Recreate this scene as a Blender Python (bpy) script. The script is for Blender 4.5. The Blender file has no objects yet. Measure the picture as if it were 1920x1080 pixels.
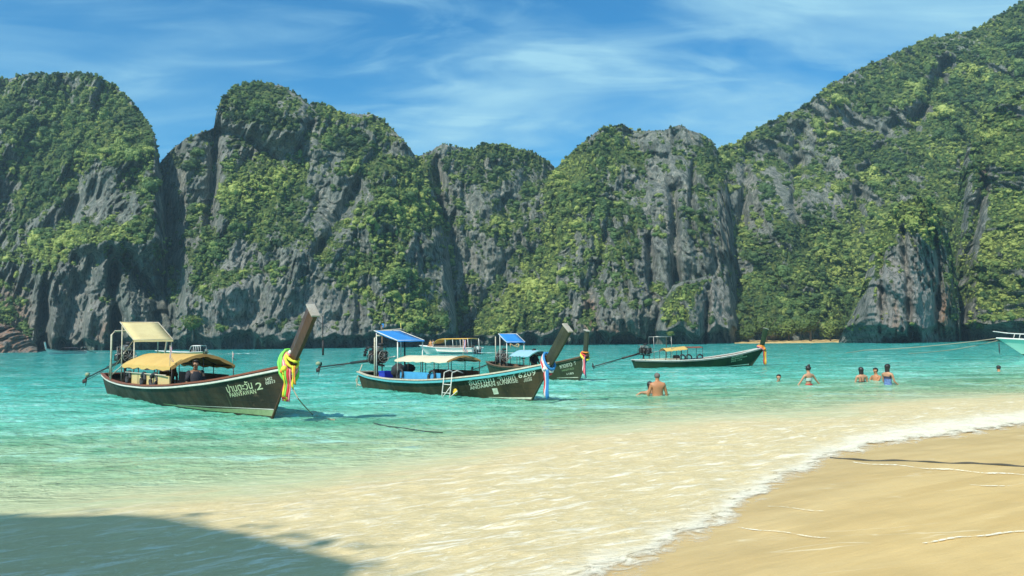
import bpy, bmesh, math, random
import numpy as np
from math import sin, cos, pi, radians, sqrt, exp, atan2, hypot
from mathutils import Vector, Matrix, Euler

scene = bpy.context.scene
COL = scene.collection

# ---------------------------------------------------------------- camera
CAM_H = 1.8
FOC = 1500.0                       # focal length in pixels of the 1920 px wide photograph
PITCH = math.atan(96 / FOC)
ROLL = math.atan(0.0115)
cam_d = bpy.data.cameras.new('camera')
cam_d.sensor_width = 36.0
cam_d.lens = 36.0 * FOC / 1920.0
cam_d.clip_start = 0.1
cam_d.clip_end = 5000.0
cam = bpy.data.objects.new('camera', cam_d)
COL.objects.link(cam)
_f = Vector((0, cos(PITCH), sin(PITCH))); _u = Vector((0, -sin(PITCH), cos(PITCH))); _r = Vector((1, 0, 0))
_R = _r * cos(ROLL) - _u * sin(ROLL)
_U = _r * sin(ROLL) + _u * cos(ROLL)
cam.matrix_world = Matrix(((_R.x, _U.x, -_f.x, 0), (_R.y, _U.y, -_f.y, 0), (_R.z, _U.z, -_f.z, CAM_H), (0, 0, 0, 1)))
scene.camera = cam

# ---------------------------------------------------------------- light
SUN_EL = radians(47)
SUN_AZ = math.atan2(-0.62, -0.78)            # compass angle from +Y of the sun, clockwise seen from above
sun_vec = Vector((sin(SUN_AZ) * cos(SUN_EL), cos(SUN_AZ) * cos(SUN_EL), sin(SUN_EL)))
sd = bpy.data.lights.new('sun', 'SUN')
sd.energy = 5.0
sd.angle = radians(0.53)
sd.color = (1.0, 0.95, 0.86)
so = bpy.data.objects.new('sun', sd)
COL.objects.link(so)
so.rotation_euler = sun_vec.to_track_quat('Z', 'Y').to_euler()

world = bpy.data.worlds.new('World')
scene.world = world
world.use_nodes = True
wn = world.node_tree.nodes; wl = world.node_tree.links
wn.clear()
w_out = wn.new('ShaderNodeOutputWorld'); w_bg = wn.new('ShaderNodeBackground')
sky = wn.new('ShaderNodeTexSky'); sky.sky_type = 'NISHITA'; sky.sun_disc = False
sky.sun_elevation = SUN_EL; sky.sun_rotation = SUN_AZ
sky.air_density = 1.0; sky.dust_density = 0.3; sky.ozone_density = 2.5
w_bg.inputs['Strength'].default_value = 0.115
hs = wn.new('ShaderNodeHueSaturation'); hs.inputs['Hue'].default_value = 0.478
hs.inputs['Saturation'].default_value = 1.35; hs.inputs['Value'].default_value = 1.0
wl.new(sky.outputs[0], hs.inputs['Color'])
tintn = wn.new('ShaderNodeMix'); tintn.data_type = 'RGBA'; tintn.blend_type = 'MULTIPLY'; tintn.inputs[0].default_value = 1.0
wl.new(hs.outputs[0], tintn.inputs[6]); tintn.inputs[7].default_value = (.03, .76, 1.12, 1)
# thin cirrus all round the sky, a function of direction only
tc = wn.new('ShaderNodeTexCoord'); sep = wn.new('ShaderNodeSeparateXYZ')
wl.new(tc.outputs['Generated'], sep.inputs[0])
def wmath(op, a, b=None, c=None):
    n = wn.new('ShaderNodeMath'); n.operation = op
    for i, v in enumerate((a, b, c)):
        if v is None: continue
        if isinstance(v, (int, float)): n.inputs[i].default_value = v
        else: wl.new(v, n.inputs[i])
    return n.outputs[0]
zz = wmath('ADD', wmath('MAXIMUM', sep.outputs[2], 0.0), 0.13)
cx = wmath('DIVIDE', sep.outputs[0], zz); cy = wmath('DIVIDE', sep.outputs[1], zz)
comb = wn.new('ShaderNodeCombineXYZ'); wl.new(cx, comb.inputs[0]); wl.new(cy, comb.inputs[1])
def wnoise(rot, sc, scale, det, dist, rough=.55):
    mp = wn.new('ShaderNodeMapping'); mp.inputs['Rotation'].default_value = (0, 0, radians(rot)); mp.inputs['Scale'].default_value = sc
    wl.new(comb.outputs[0], mp.inputs[0])
    n = wn.new('ShaderNodeTexNoise'); n.inputs['Scale'].default_value = scale; n.inputs['Detail'].default_value = det
    n.inputs['Distortion'].default_value = dist; n.inputs['Roughness'].default_value = rough
    wl.new(mp.outputs[0], n.inputs['Vector']); return n.outputs[0]
def wramp(v, a, b, lo=0., hi=1.):
    n = wn.new('ShaderNodeMapRange'); n.interpolation_type = 'SMOOTHSTEP'
    n.inputs[1].default_value = a; n.inputs[2].default_value = b; n.inputs[3].default_value = lo; n.inputs[4].default_value = hi
    wl.new(v, n.inputs[0]); return n.outputs[0]
n1 = wramp(wnoise(24, (1.0, 1.9, 1), .62, 6, .9, .52), .38, .70)
n2 = wramp(wnoise(-12, (1, 1, 1), .5, 3, .3), .32, .56)
n3 = wramp(wnoise(38, (1.0, 2.3, 1), 1.7, 7, 1.2, .56), .40, .80)
cl = wmath('ADD', wmath('MULTIPLY', wmath('MULTIPLY', n1, n2), .85), wmath('MULTIPLY', wmath('MULTIPLY', n3, n2), .6))
hz = wramp(sep.outputs[2], 0.0, 0.40, .13, 0.0)
cl = wmath('MULTIPLY', cl, wramp(sep.outputs[2], .10, .42, .30, 1.4))
cl = wmath('MINIMUM', wmath('ADD', cl, hz), .9)
mx = wn.new('ShaderNodeMix'); mx.data_type = 'RGBA'
wl.new(cl, mx.inputs[0]); wl.new(tintn.outputs[2], mx.inputs[6]); mx.inputs[7].default_value = (3.3, 5.9, 7.1, 1)
wl.new(mx.outputs[2], w_bg.inputs['Color']); wl.new(w_bg.outputs[0], w_out.inputs[0])

scene.view_settings.view_transform = 'Standard'
scene.view_settings.look = 'None'
scene.view_settings.exposure = 0.24
scene.view_settings.gamma = 1.0
scene.view_settings.use_curve_mapping = False
scene.render.engine = 'CYCLES'
scene.cycles.max_bounces = 6
scene.cycles.transparent_max_bounces = 8

# ---------------------------------------------------------------- helpers
def tag(o, label=None, cat=None, group=None, kind=None):
    if label: o['label'] = label
    if cat: o['category'] = cat
    if group: o['group'] = group
    if kind: o['kind'] = kind
    return o

def empty(name, loc, rz=0.0, label=None, cat=None, group=None):
    o = bpy.data.objects.new(name, None); COL.objects.link(o)
    o.empty_display_size = .2
    o.location = loc; o.rotation_euler = (0, 0, rz)
    return tag(o, label, cat, group)

def ray(px, py):
    a = (px - 960) / FOC; b = (540 - py) / FOC
    return _f + _R * a + _U * b

def water_pt(px, py, z=0.0):
    d = ray(px, py); t = (z - CAM_H) / d.z
    return Vector((d.x * t, d.y * t, z))

def smooth(x, a, b):
    t = np.clip((x - a) / (b - a), 0, 1); return t * t * (3 - 2 * t)

# vectorised gradient noise
_rs = np.random.RandomState(7)
_perm = _rs.permutation(256).astype(np.int32); _perm = np.concatenate([_perm, _perm, _perm])
_g = _rs.normal(size=(256, 3)); _g /= np.linalg.norm(_g, axis=1)[:, None]; _g = _g.astype(np.float32)
def pnoise(x, y, z):
    x = np.asarray(x, np.float32); y = np.asarray(y, np.float32) + x * 0; z = np.asarray(z, np.float32) + x * 0
    xi = np.floor(x).astype(np.int32); yi = np.floor(y).astype(np.int32); zi = np.floor(z).astype(np.int32)
    xf = x - xi; yf = y - yi; zf = z - zi
    u = xf * xf * xf * (xf * (xf * 6 - 15) + 10); v = yf * yf * yf * (yf * (yf * 6 - 15) + 10); w = zf * zf * zf * (zf * (zf * 6 - 15) + 10)
    xi &= 255; yi &= 255; zi &= 255
    res = 0
    for dx in (0, 1):
        wx = u if dx else 1 - u
        for dy in (0, 1):
            wy = v if dy else 1 - v
            a = _perm[_perm[xi + dx] + yi + dy]
            for dz in (0, 1):
                wz = w if dz else 1 - w
                g = _g[_perm[a + zi + dz] & 255]
                res = res + wx * wy * wz * (g[..., 0] * (xf - dx) + g[..., 1] * (yf - dy) + g[..., 2] * (zf - dz))
    return res * 1.6
def fbm(x, y, z, octv=4, gain=.5):
    s = 0; a = 1.0; f = 1.0
    for i in range(octv):
        s = s + a * pnoise(x * f + 17.3 * i, y * f + 5.1 * i, z * f + 9.7 * i); a *= gain; f *= 2.03
    return s
def ridged(x, y, z, octv=3, gain=.5):
    s = 0; a = 1.0; f = 1.0
    for i in range(octv):
        s = s + a * (1 - 2 * np.abs(pnoise(x * f + 3.3 * i, y * f + 8.1 * i, z * f + 1.7 * i))); a *= gain; f *= 2.1
    return s

def grid_mesh(name, P, mat, attrs=None, smooth_shade=False, kind=None, parent=None):
    """P: (rows, cols, 3) array of positions -> mesh object"""
    nr, nc, _ = P.shape
    me = bpy.data.meshes.new(name)
    idx = np.arange(nr * nc).reshape(nr, nc)
    q = np.stack([idx[:-1, :-1], idx[:-1, 1:], idx[1:, 1:], idx[1:, :-1]], -1).reshape(-1, 4)
    me.vertices.add(nr * nc); me.vertices.foreach_set('co', P.reshape(-1).astype(np.float32))
    me.loops.add(q.size); me.loops.foreach_set('vertex_index', q.reshape(-1).astype(np.int32))
    me.polygons.add(len(q)); me.polygons.foreach_set('loop_start', (np.arange(len(q)) * 4).astype(np.int32))
    me.polygons.foreach_set('use_smooth', np.full(len(q), smooth_shade))
    me.update(calc_edges=True)
    for k, v in (attrs or {}).items():
        at = me.attributes.new(k, 'FLOAT', 'POINT'); at.data.foreach_set('value', np.asarray(v, np.float32).reshape(-1))
    me.materials.append(mat)
    o = bpy.data.objects.new(name, me); COL.objects.link(o)
    if kind: o['kind'] = kind
    if parent: o.parent = parent
    return o

# node material helper -------------------------------------------------------
class NT:
    def __init__(self, name):
        self.m = bpy.data.materials.new(name); self.m.use_nodes = True
        self.t = self.m.node_tree; self.n = self.t.nodes; self.n.clear()
        self.out = self.n.new('ShaderNodeOutputMaterial')
        self.bsdf = self.n.new('ShaderNodeBsdfPrincipled')
        self.t.links.new(self.bsdf.outputs[0], self.out.inputs[0])
        self.tc = self.n.new('ShaderNodeTexCoord')
        self.geo = self.n.new('ShaderNodeNewGeometry')
    def link(self, a, b): self.t.links.new(a, b)
    def setv(self, sock, v):
        if v is None: return
        if isinstance(v, bpy.types.NodeSocket): self.link(v, sock)
        elif isinstance(v, (tuple, list)) and len(v) == 3 and sock.type == 'RGBA': sock.default_value = (*v, 1)
        else: sock.default_value = v
    def math(self, op, a, b=None, c=None, clamp=False):
        n = self.n.new('ShaderNodeMath'); n.operation = op; n.use_clamp = clamp
        for i, v in enumerate((a, b, c)): self.setv(n.inputs[i], v)
        return n.outputs[0]
    def rng(self, v, a, b, lo=0., hi=1., st='SMOOTHSTEP'):
        n = self.n.new('ShaderNodeMapRange'); n.interpolation_type = st
        self.setv(n.inputs[0], v); self.setv(n.inputs[1], a); self.setv(n.inputs[2], b); self.setv(n.inputs[3], lo); self.setv(n.inputs[4], hi)
        return n.outputs[0]
    def mapped(self, vec, scale=(1, 1, 1), rot=(0, 0, 0), loc=(0, 0, 0)):
        n = self.n.new('ShaderNodeMapping'); n.inputs['Scale'].default_value = scale; n.inputs['Rotation'].default_value = rot
        n.inputs['Location'].default_value = loc
        self.link(vec, n.inputs[0]); return n.outputs[0]
    def noise(self, vec, scale, det=4, rough=.55, dist=0.):
        n = self.n.new('ShaderNodeTexNoise'); n.inputs['Scale'].default_value = scale; n.inputs['Detail'].default_value = det
        n.inputs['Roughness'].default_value = rough; n.inputs['Distortion'].default_value = dist
        self.link(vec, n.inputs['Vector']); return n.outputs[0]
    def voro(self, vec, scale, feature='F1', rnd=1.):
        n = self.n.new('ShaderNodeTexVoronoi'); n.feature = feature; n.inputs['Scale'].default_value = scale
        n.inputs['Randomness'].default_value = rnd
        self.link(vec, n.inputs['Vector']); return n.outputs['Distance']
    def mix(self, f, a, b, blend='MIX'):
        n = self.n.new('ShaderNodeMix'); n.data_type = 'RGBA'; n.blend_type = blend
        self.setv(n.inputs[0], f); self.setv(n.inputs[6], a); self.setv(n.inputs[7], b); return n.outputs[2]
    def ramp(self, v, stops, interp='LINEAR'):
        n = self.n.new('ShaderNodeValToRGB'); n.color_ramp.interpolation = interp
        el = n.color_ramp.elements
        while len(el) < len(stops): el.new(1.0)
        for e, (p, c) in zip(el, stops): e.position = p; e.color = (*c, 1)
        self.link(v, n.inputs[0]); return n.outputs[0]
    def attr(self, name, typ='GEOMETRY'):
        n = self.n.new('ShaderNodeAttribute'); n.attribute_name = name; n.attribute_type = typ; return n.outputs['Fac']
    def bump(self, h, strength=.5, dist=.02, normal=None):
        n = self.n.new('ShaderNodeBump'); n.inputs['Strength'].default_value = strength; n.inputs['Distance'].default_value = dist
        self.link(h, n.inputs['Height'])
        if normal is not None: self.link(normal, n.inputs['Normal'])
        return n.outputs[0]
    def set(self, **kw):
        names = dict(color='Base Color', rough='Roughness', metal='Metallic', normal='Normal', ior='IOR', spec='Specular IOR Level',
                     alpha='Alpha', trans='Transmission Weight', sub='Subsurface Weight')
        for k, v in kw.items(): self.setv(self.bsdf.inputs[names[k]], v)
        return self

_mats = {}
def paint(name, col, col2=None, rough=.6, metal=0., scale=6., wear=.5, bump=.15, bscale=40., spec=.5, stretch=(1, 1, 1), sub=0.):
    """mottled procedural surface: two tones mixed by noise, with fine relief"""
    if name in _mats: return _mats[name]
    t = NT(name)
    if col2 is None: col2 = tuple(c * .6 for c in col)
    v = t.mapped(t.tc.outputs['Object'], stretch)
    n = t.noise(v, scale, 6, .6)
    n2 = t.noise(v, scale * 6, 3, .6)
    f = t.rng(t.math('ADD', t.math('MULTIPLY', n, .7), t.math('MULTIPLY', n2, .3)), .5 - .17, .5 + .17, 0., wear)
    t.set(color=t.mix(f, col, col2), rough=t.rng(n2, .3, .7, max(rough - .12, 0.03), min(rough + .12, 1.)), metal=metal, spec=spec, sub=sub)
    t.set(normal=t.bump(t.noise(v, bscale, 3), bump, .01))
    _mats[name] = t.m
    return t.m

# ================================================================ SEA AND BEACH
FX = [-60, -25, -12, -6, -3, -1, .3, .81, 1.28, 2.2, 3.04, 4.78, 6.4, 9.9, 16, 30, 60, 120]
FY = [-8, -5, -2, .8, 2.6, 4.1, 5.4, 6.05, 6.6, 7.85, 9.3, 11.7, 13.2, 15.4, 19.5, 27, 42, 70]
GX = [-60, -25, -12, -7, -5.5, -4.1, -2.6, -.5, 2.06, 6.9, 15, 30, 60, 120]
GY = [2, 5.5, 7.4, 8.3, 8.6, 9.3, 10.8, 13.0, 16.3, 19.3, 23.5, 31, 47, 76]
_xx = np.linspace(-60, 120, 3601)
def _sm(X, Y, w):
    v = np.interp(_xx, X, Y); k = np.hanning(w); k /= k.sum()
    vp = np.pad(v, w, mode='reflect', reflect_type='odd'); return np.convolve(vp, k, 'same')[w:-w]
_yf = _sm(FX, FY, 31); _yg = _sm(GX, GY, 61)
_yf = _yf + .14 * (1 - np.abs(pnoise(_xx * 1.6, 0 * _xx, 0 * _xx + 9.)) * 3) * (_xx < 9) + .30 * fbm(_xx * .45, 0 * _xx, 0 * _xx + 3., 4) + .08 * fbm(_xx * 3., 0 * _xx, 0 * _xx + 8., 3)
_yg = _yg + .8 * fbm(_xx * .22, 0 * _xx, 0 * _xx + 5., 4)
def yfront(x): return np.interp(x, _xx, _yf)
def ygreen(x): return np.interp(x, _xx, _yg)
def front_d(x, y): return (y - yfront(x)) * .72          # >0 seaward of the swash front
def sand_z(x, y):
    d = front_d(x, y)
    land = np.where(d < 0, np.minimum(-d * .065, 1.2 + 0 * d), -.004 * d - .066 * np.maximum(d - 1.1, 0))
    z = np.maximum(land, -3.0)
    return z + .012 * fbm(x * .7, y * .7, 0 * x, 3) * (d < 0)

# ---- beach sheet
xs = np.concatenate([np.linspace(-260, -30, 24), np.linspace(-29, -6, 40), np.linspace(-5.8, 16, 260), np.linspace(16.5, 50, 50), np.linspace(55, 260, 22)])
ys = np.concatenate([np.linspace(-220, -12, 24), np.linspace(-11, 3, 30), np.linspace(3.2, 20, 300), np.linspace(20.5, 60, 30), np.linspace(70, 420, 20)])
XX, YY = np.meshgrid(xs, ys)
ZZ = sand_z(XX, YY) + .008 * pnoise(XX * .6, YY * 2.2, 0 * XX + 2) * (front_d(XX, YY) < 0)
dd = front_d(XX, YY)
t = NT('wet_sand')
P = t.geo.outputs['Position']
wet = t.attr('wet')
pv = t.mapped(P, (1, 1, 1), (0, 0, radians(-28)))
st = t.noise(t.mapped(pv, (.5, 2.6, 1)), .8, 6, .55, .4)
fine = t.noise(P, 90, 4, .7)
grain = t.noise(P, 260, 2, .8)
c = t.mix(t.rng(st, .35, .68), (.58, .40, .155), (.68, .485, .205))
c = t.mix(t.rng(fine, .3, .7, 0, .35), c, (.50, .34, .15))
c = t.mix(t.rng(grain, .62, .74, 0, .35), c, (.9, .78, .55))
# thin lines of dried foam left by earlier waves
l1 = t.noise(t.mapped(P, (.35, 1.5, 1), (0, 0, radians(14))), .55, 4, .5, .25)
line = t.math('ABSOLUTE', t.math('SUBTRACT', l1, .5))
line = t.math('MULTIPLY', t.rng(line, .0, .006, 1., 0.), t.rng(t.noise(P, 1.1, 3), .5, .62))
c = t.mix(t.math('MULTIPLY', line, .4), c, (.95, .86, .62))
t.set(color=c, rough=t.rng(wet, 0, 1, .75, .42), spec=t.rng(wet, 0, 1, .2, .45))
b1 = t.bump(t.noise(t.mapped(pv, (.6, 2.2, 1)), 2.2, 5, .55), .5, .05)
t.set(normal=t.bump(t.noise(P, 60, 4, .6), .35, .006, b1))
M_sand = t.m
wetv = np.exp(-(np.maximum(-dd, 0) / 2.2)) * .9 + .1
beach = grid_mesh('beach', np.stack([XX, YY, ZZ], -1), M_sand, dict(wet=wetv), True, 'structure')

# ---- sea sheet
rows = np.concatenate([np.linspace(1.0, 4.5, 12)[:-1], 4.5 * np.exp(np.linspace(0, math.log(45 / 4.5), 430))[:-1], 45 * np.exp(np.linspace(0, math.log(520 / 45), 120))])
tx = np.concatenate([np.linspace(-1.6, -.72, 50)[:-1], np.linspace(-.72, .72, 700), np.linspace(.72, 1.6, 50)[1:]])
TX, YR = np.meshgrid(tx, rows)
X = TX * (YR + 3.0); Y = YR + 0 * TX
d = front_d(X, Y); dg = (Y - ygreen(X)) * .8
tsw = np.clip(d / np.maximum(d - dg, .5), 0, 1)          # 0 at front, 1 at green edge
# wind ripples, crests roughly across the view, calmer in the shallows
far = np.clip((Y - 8) / 60, 0, 1)
amp = smooth(dg, -3.5, 9) * .85 + .15
xr = X * .96 + Y * .28; yr = -X * .28 + Y * .96
h = .055 * fbm(xr * .16, yr * .42, 0 * X + 1.5, 2) * amp
rip = pnoise(xr * .75 + .4 * pnoise(X * .8, Y * .8, 0 * X), yr * 2.1, 0 * X + 4)
h += .040 * (1 - np.abs(rip) * 2) * amp
rip2 = pnoise(X * 2.0 + 3, Y * 4.6, 0 * X + 7)
h += .024 * (.6 - np.abs(rip2) * 2) * amp * (Y < 90)
h += .010 * pnoise(X * 4.5, Y * 9, 0 * X + 9) * (Y < 45) * amp
h += .10 * pnoise(X * .1, Y * .22, 0 * X + 11) * smooth(Y, 45, 120)
# churned swash: lumpy thin foam water
sw = (1 - smooth(dg, -2.0, 1.0))
xs_ = X * .82 + Y * .57; ys_ = -X * .57 + Y * .82
h += sw * (.022 * ridged(xs_ * .55, ys_ * 1.5, 0 * X + 2, 3) + .016 * fbm(xs_ * 2.2, ys_ * 4.5, 0 * X + 6, 3))
h += .006 * sw
# rolled lip at the very front, larger to the right
lip = (.002 + .014 * smooth(X, 4, 9)) * np.exp(-((d - .35) / (.28 + .35 * smooth(X, 3, 9))) ** 2)
lip *= (1 + .8 * fbm(X * 3.1, Y * 3.1, 0 * X + 1, 4))
h += np.maximum(lip, 0)
h = h * (smooth(d, -.1, 1.3) * .85 + .15 * smooth(d, 0, .3))
h += .012 * smooth(d, 0.0, .5) * np.exp(-((d - .5) / .6) ** 2) * smooth(X, 4, 9)
Z = np.where(d > 0, h + .003, np.maximum(-.25, d * .5))
Z = np.where((d <= 0), np.minimum(Z, sand_z(X, Y) - .02), Z)
t = NT('sea_water')
P = t.geo.outputs['Position']
shore = t.attr('shore'); foam_a = t.attr('foam')
big = t.noise(t.mapped(P, (.06, .16, 1)), 1.0, 4, .5, .3)
mid = t.noise(t.mapped(P, (.3, .9, 1)), 1.0, 4, .55, .4)
s = t.math('ADD', shore, t.math('MULTIPLY', t.math('SUBTRACT', big, .5), t.rng(shore, 0, 40, 5, 34)))
s = t.math('ADD', s, t.math('MULTIPLY', t.math('SUBTRACT', mid, .5), t.rng(shore, 0, 20, 3.2, 9)))
u = t.math('POWER', t.rng(s, -8, 200, 0, 1, 'LINEAR'), .5)
def up(v): return sqrt((v + 8) / 208)
wc = t.ramp(u, [(0, (.76, .59, .30)), (up(-1.2), (.73, .59, .32)), (up(.4), (.54, .58, .34)), (up(2.5), (.36, .50, .28)), (up(6), (.23, .52, .34)),
                (up(11), (.16, .58, .45)), (up(22), (.075, .50, .42)), (up(60), (.024, .37, .33)), (up(160), (.010, .25, .25))])
# foam: cream streaks and lace in the swash, a thick white band at its front
sv = t.mapped(P, (1, 1, 1), (0, 0, radians(-33)))
f1 = t.noise(t.mapped(sv, (.8, 4.2, 1)), 1.6, 9, .68, .6)
f2 = t.noise(t.mapped(sv, (2.2, 7, 1)), 3.0, 6, .7, .8)
lace = t.voro(t.mapped(sv, (1.0, 2.0, 1)), 7.0, 'DISTANCE_TO_EDGE')
lacem = t.math('MULTIPLY', t.rng(lace, 0, .07, 1, 0), t.rng(f1, .45, .6))
streak = t.math('MAXIMUM', t.rng(f1, .52, .64), t.math('MULTIPLY', t.rng(f2, .54, .66), .8))
swz = t.rng(shore, -.5, 1.2, 1, 0)
tan = t.rng(t.noise(t.mapped(sv, (.35, 1.5, 1)), 1.4, 5, .6, .5), .45, .68)
wc = t.mix(t.math('MULTIPLY', t.math('MULTIPLY', tan, swz), .5), wc, (.70, .54, .28))
fo = t.math('MULTIPLY', t.math('MAXIMUM', streak, t.math('MULTIPLY', lacem, .5)), t.rng(shore, -3.2, 1.5, 1.0, 0))
fd = t.attr('fd'); fn = t.noise(t.mapped(sv, (1.0, 1.8, 1)), 3.4, 9, .74, .7)
edge = t.math('MULTIPLY', foam_a, t.rng(t.math('ADD', t.math('MULTIPLY', fn, .95), t.math('MULTIPLY', foam_a, .40)), .58, .90))
lace2 = t.voro(t.mapped(sv, (1.0, 1.5, 1)), 11.0, 'DISTANCE_TO_EDGE')
edge = t.math('MAXIMUM', edge, t.math('MULTIPLY', t.math('MULTIPLY', t.rng(lace2, 0, .09, 1, 0), foam_a), .6))
fo = t.math('MAXIMUM', fo, edge, clamp=True)
# ripple light painted into the colour: darkened troughs, pale crest highlights
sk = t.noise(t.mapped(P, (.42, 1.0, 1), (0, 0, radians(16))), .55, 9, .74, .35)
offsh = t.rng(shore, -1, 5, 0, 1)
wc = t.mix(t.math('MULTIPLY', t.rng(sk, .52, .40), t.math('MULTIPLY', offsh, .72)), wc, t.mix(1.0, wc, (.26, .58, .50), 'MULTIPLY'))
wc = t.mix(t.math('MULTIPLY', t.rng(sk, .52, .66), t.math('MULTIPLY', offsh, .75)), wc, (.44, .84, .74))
wc = t.mix(fo, wc, (.94, .85, .65))
r = t.math('ADD', t.math('MULTIPLY', swz, .30), t.rng(shore, 5, 150, .06, .16))
wv = t.noise(t.mapped(P, (.55, 1.7, 1)), 1.3, 6, .62, .3)
wv2 = t.noise(t.mapped(P, (1.0, 2.6, 1)), 4.0, 4, .6, .2)
hh = t.math('ADD', wv, t.math('MULTIPLY', wv2, .35))
b1 = t.bump(hh, 1.0, .22)
b2 = t.bump(t.math('ADD', f1, t.math('MULTIPLY', f2, .5)), .8, .07)
n_mix = t.n.new('ShaderNodeMix'); n_mix.data_type = 'VECTOR'
t.link(swz, n_mix.inputs[0]); t.link(b1, n_mix.inputs[4]); t.link(b2, n_mix.inputs[5])
t.set(alpha=t.rng(t.math('ADD', fd, t.math('MULTIPLY', t.math('SUBTRACT', fn, .5), 1.3)), .0, .42))
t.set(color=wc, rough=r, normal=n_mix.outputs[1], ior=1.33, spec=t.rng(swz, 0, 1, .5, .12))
M_sea = t.m
foamv = np.exp(-((d - .2) / (.42 + .9 * smooth(X, 3.5, 9))) ** 2) * (.70 + .30 * smooth(X, 3, 8)) + .38 * np.exp(-(d / 1.9) ** 2)
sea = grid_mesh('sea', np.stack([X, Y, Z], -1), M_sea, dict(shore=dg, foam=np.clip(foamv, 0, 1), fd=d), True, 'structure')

# ================================================================ LIMESTONE CLIFFS
t = NT('limestone')
P = t.geo.outputs['Position']
veg = t.attr('veg'); pale = t.attr('pale'); warm = t.attr('warm')
v1 = t.noise(t.mapped(P, (.9, .9, .12)), .55, 8, .65, .5)
v2 = t.noise(t.mapped(P, (1, 1, .35)), 1.3, 6, .7, .3)
c = t.ramp(v1, [(.30, (.06, .072, .07)), (.42, (.155, .178, .155)), (.53, (.28, .305, .26)), (.66, (.52, .50, .41))])
c = t.mix(t.rng(v2, .42, .68, 0, .6), c, (.06, .07, .07), 'MIX')
v3 = t.noise(t.mapped(P, (1.6, 1.6, .14)), 1.5, 5, .65, .3)                 # dark fissures and pale drip lines
c = t.mix(t.rng(v3, .56, .64, 0, .75), c, (.03, .036, .038)); c = t.mix(t.rng(v3, .42, .34, 0, .6), c, (.40, .40, .35))
v4 = t.noise(P, .9, 5, .7); c = t.mix(t.rng(v4, .52, .62, 0, .5), c, (.10, .135, .06))      # thin film of green growth
c = t.mix(t.math('MULTIPLY', pale, t.rng(v2, .60, .40)), c, (.42, .40, .36))
c = t.mix(t.math('MULTIPLY', warm, t.rng(v1, .35, .6)), c, (.48, .27, .17))
g1 = t.noise(P, .35, 5, .6)
gc = t.ramp(g1, [(.35, (.035, .06, .025)), (.5, (.10, .15, .045)), (.65, (.20, .24, .07))])
vm = t.rng(t.math('ADD', veg, t.math('MULTIPLY', t.math('SUBTRACT', v2, .5), .9)), .42, .60)
c = t.mix(vm, c, gc)
t.set(color=c, rough=.92, spec=.15)
bm_ = t.bump(t.math('ADD', t.noise(t.mapped(P, (1, 1, .4)), 2.6, 8, .78), t.math('MULTIPLY', v3, .8)), 1.0, .9)
t.set(normal=bm_)
M_rock = t.m

def leaf_mat(name, lo, mid_, hi, inst=True, trans=.25):
    t = NT(name)
    tint = t.attr('tint', 'INSTANCER' if inst else 'GEOMETRY')
    n = t.noise(t.tc.outputs['Object'], 3.0, 3, .6)
    f = t.math('ADD', tint, t.math('MULTIPLY', t.math('SUBTRACT', n, .5), .5), clamp=True)
    c = t.ramp(f, [(.0, lo), (.5, mid_), (1.0, hi)])
    t.set(color=c, rough=.6, spec=.25)
    tr = t.n.new('ShaderNodeBsdfTranslucent'); t.link(t.mix(.5, c, (.22, .30, .04)), tr.inputs[0])
    ms = t.n.new('ShaderNodeMixShader'); ms.inputs[0].default_value = trans
    t.link(t.bsdf.outputs[0], ms.inputs[1]); t.link(tr.outputs[0], ms.inputs[2]); t.link(ms.outputs[0], t.out.inputs[0])
    return t.m
M_leaf = leaf_mat('cliff_foliage', (.024, .056, .034), (.12, .205, .062), (.43, .49, .13))
M_leaf_tree = leaf_mat('tree_foliage', (.03, .055, .02), (.09, .14, .035), (.20, .26, .06), inst=False)
M_twig = paint('bark', (.16, .13, .10), (.08, .065, .05), .9, scale=3)

def leaf_blob(seed, nleaf, leaf, sx=1., sy=1., sz=.8, lobes=5, core=True):
    """crown made of many small leaf faces round a few lobes, plus an uneven inner core"""
    rnd = random.Random(seed)
    V = []; F = []
    L = [(Vector((rnd.uniform(-.45, .45) * sx, rnd.uniform(-.45, .45) * sy, rnd.uniform(-.35, .4) * sz)), rnd.uniform(.42, .68)) for _ in range(lobes)]
    L.append((Vector((0, 0, 0)), .62))
    for i in range(nleaf):
        c, r = rnd.choice(L)
        dr = Vector((rnd.gauss(0, 1), rnd.gauss(0, 1), rnd.gauss(0, 1) + .25)).normalized()
        p = c + Vector((dr.x * sx, dr.y * sy, dr.z * sz)) * r * rnd.uniform(.78, 1.08)
        nrm = (dr + Vector((rnd.uniform(-.6, .6), rnd.uniform(-.6, .6), rnd.uniform(-.3, .9)))).normalized()
        a = nrm.orthogonal().normalized(); a.rotate(Matrix.Rotation(rnd.uniform(0, 6.28), 3, nrm)); b = nrm.cross(a)
        s = leaf * rnd.uniform(.6, 1.3); k = len(V)
        V += [p - a * s * .9, p - b * s * .45 + nrm * s * .1, p + a * s * .9, p + b * s * .45 + nrm * s * .1]
        F.append((k, k + 1, k + 2, k + 3))
    if core:
        bm = bmesh.new(); bmesh.ops.create_icosphere(bm, subdivisions=2, radius=1)
        for c, r in (L if len(L) > 12 else L[:4] + L[-1:]):
            k = len(V)
            for v in bm.verts:
                dv = v.co * r * (.8 if len(L) <= 12 else .97) * rnd.uniform(.86, 1.08)
                V.append(c + Vector((dv.x * sx, dv.y * sy, dv.z * sz)))
            F += [tuple(k + v.index for v in f.verts) for f in bm.faces]
        bm.free()
    me = bpy.data.meshes.new('leaf_clump'); me.from_pydata([tuple(v) for v in V], [], F); me.update()
    return me

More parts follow.
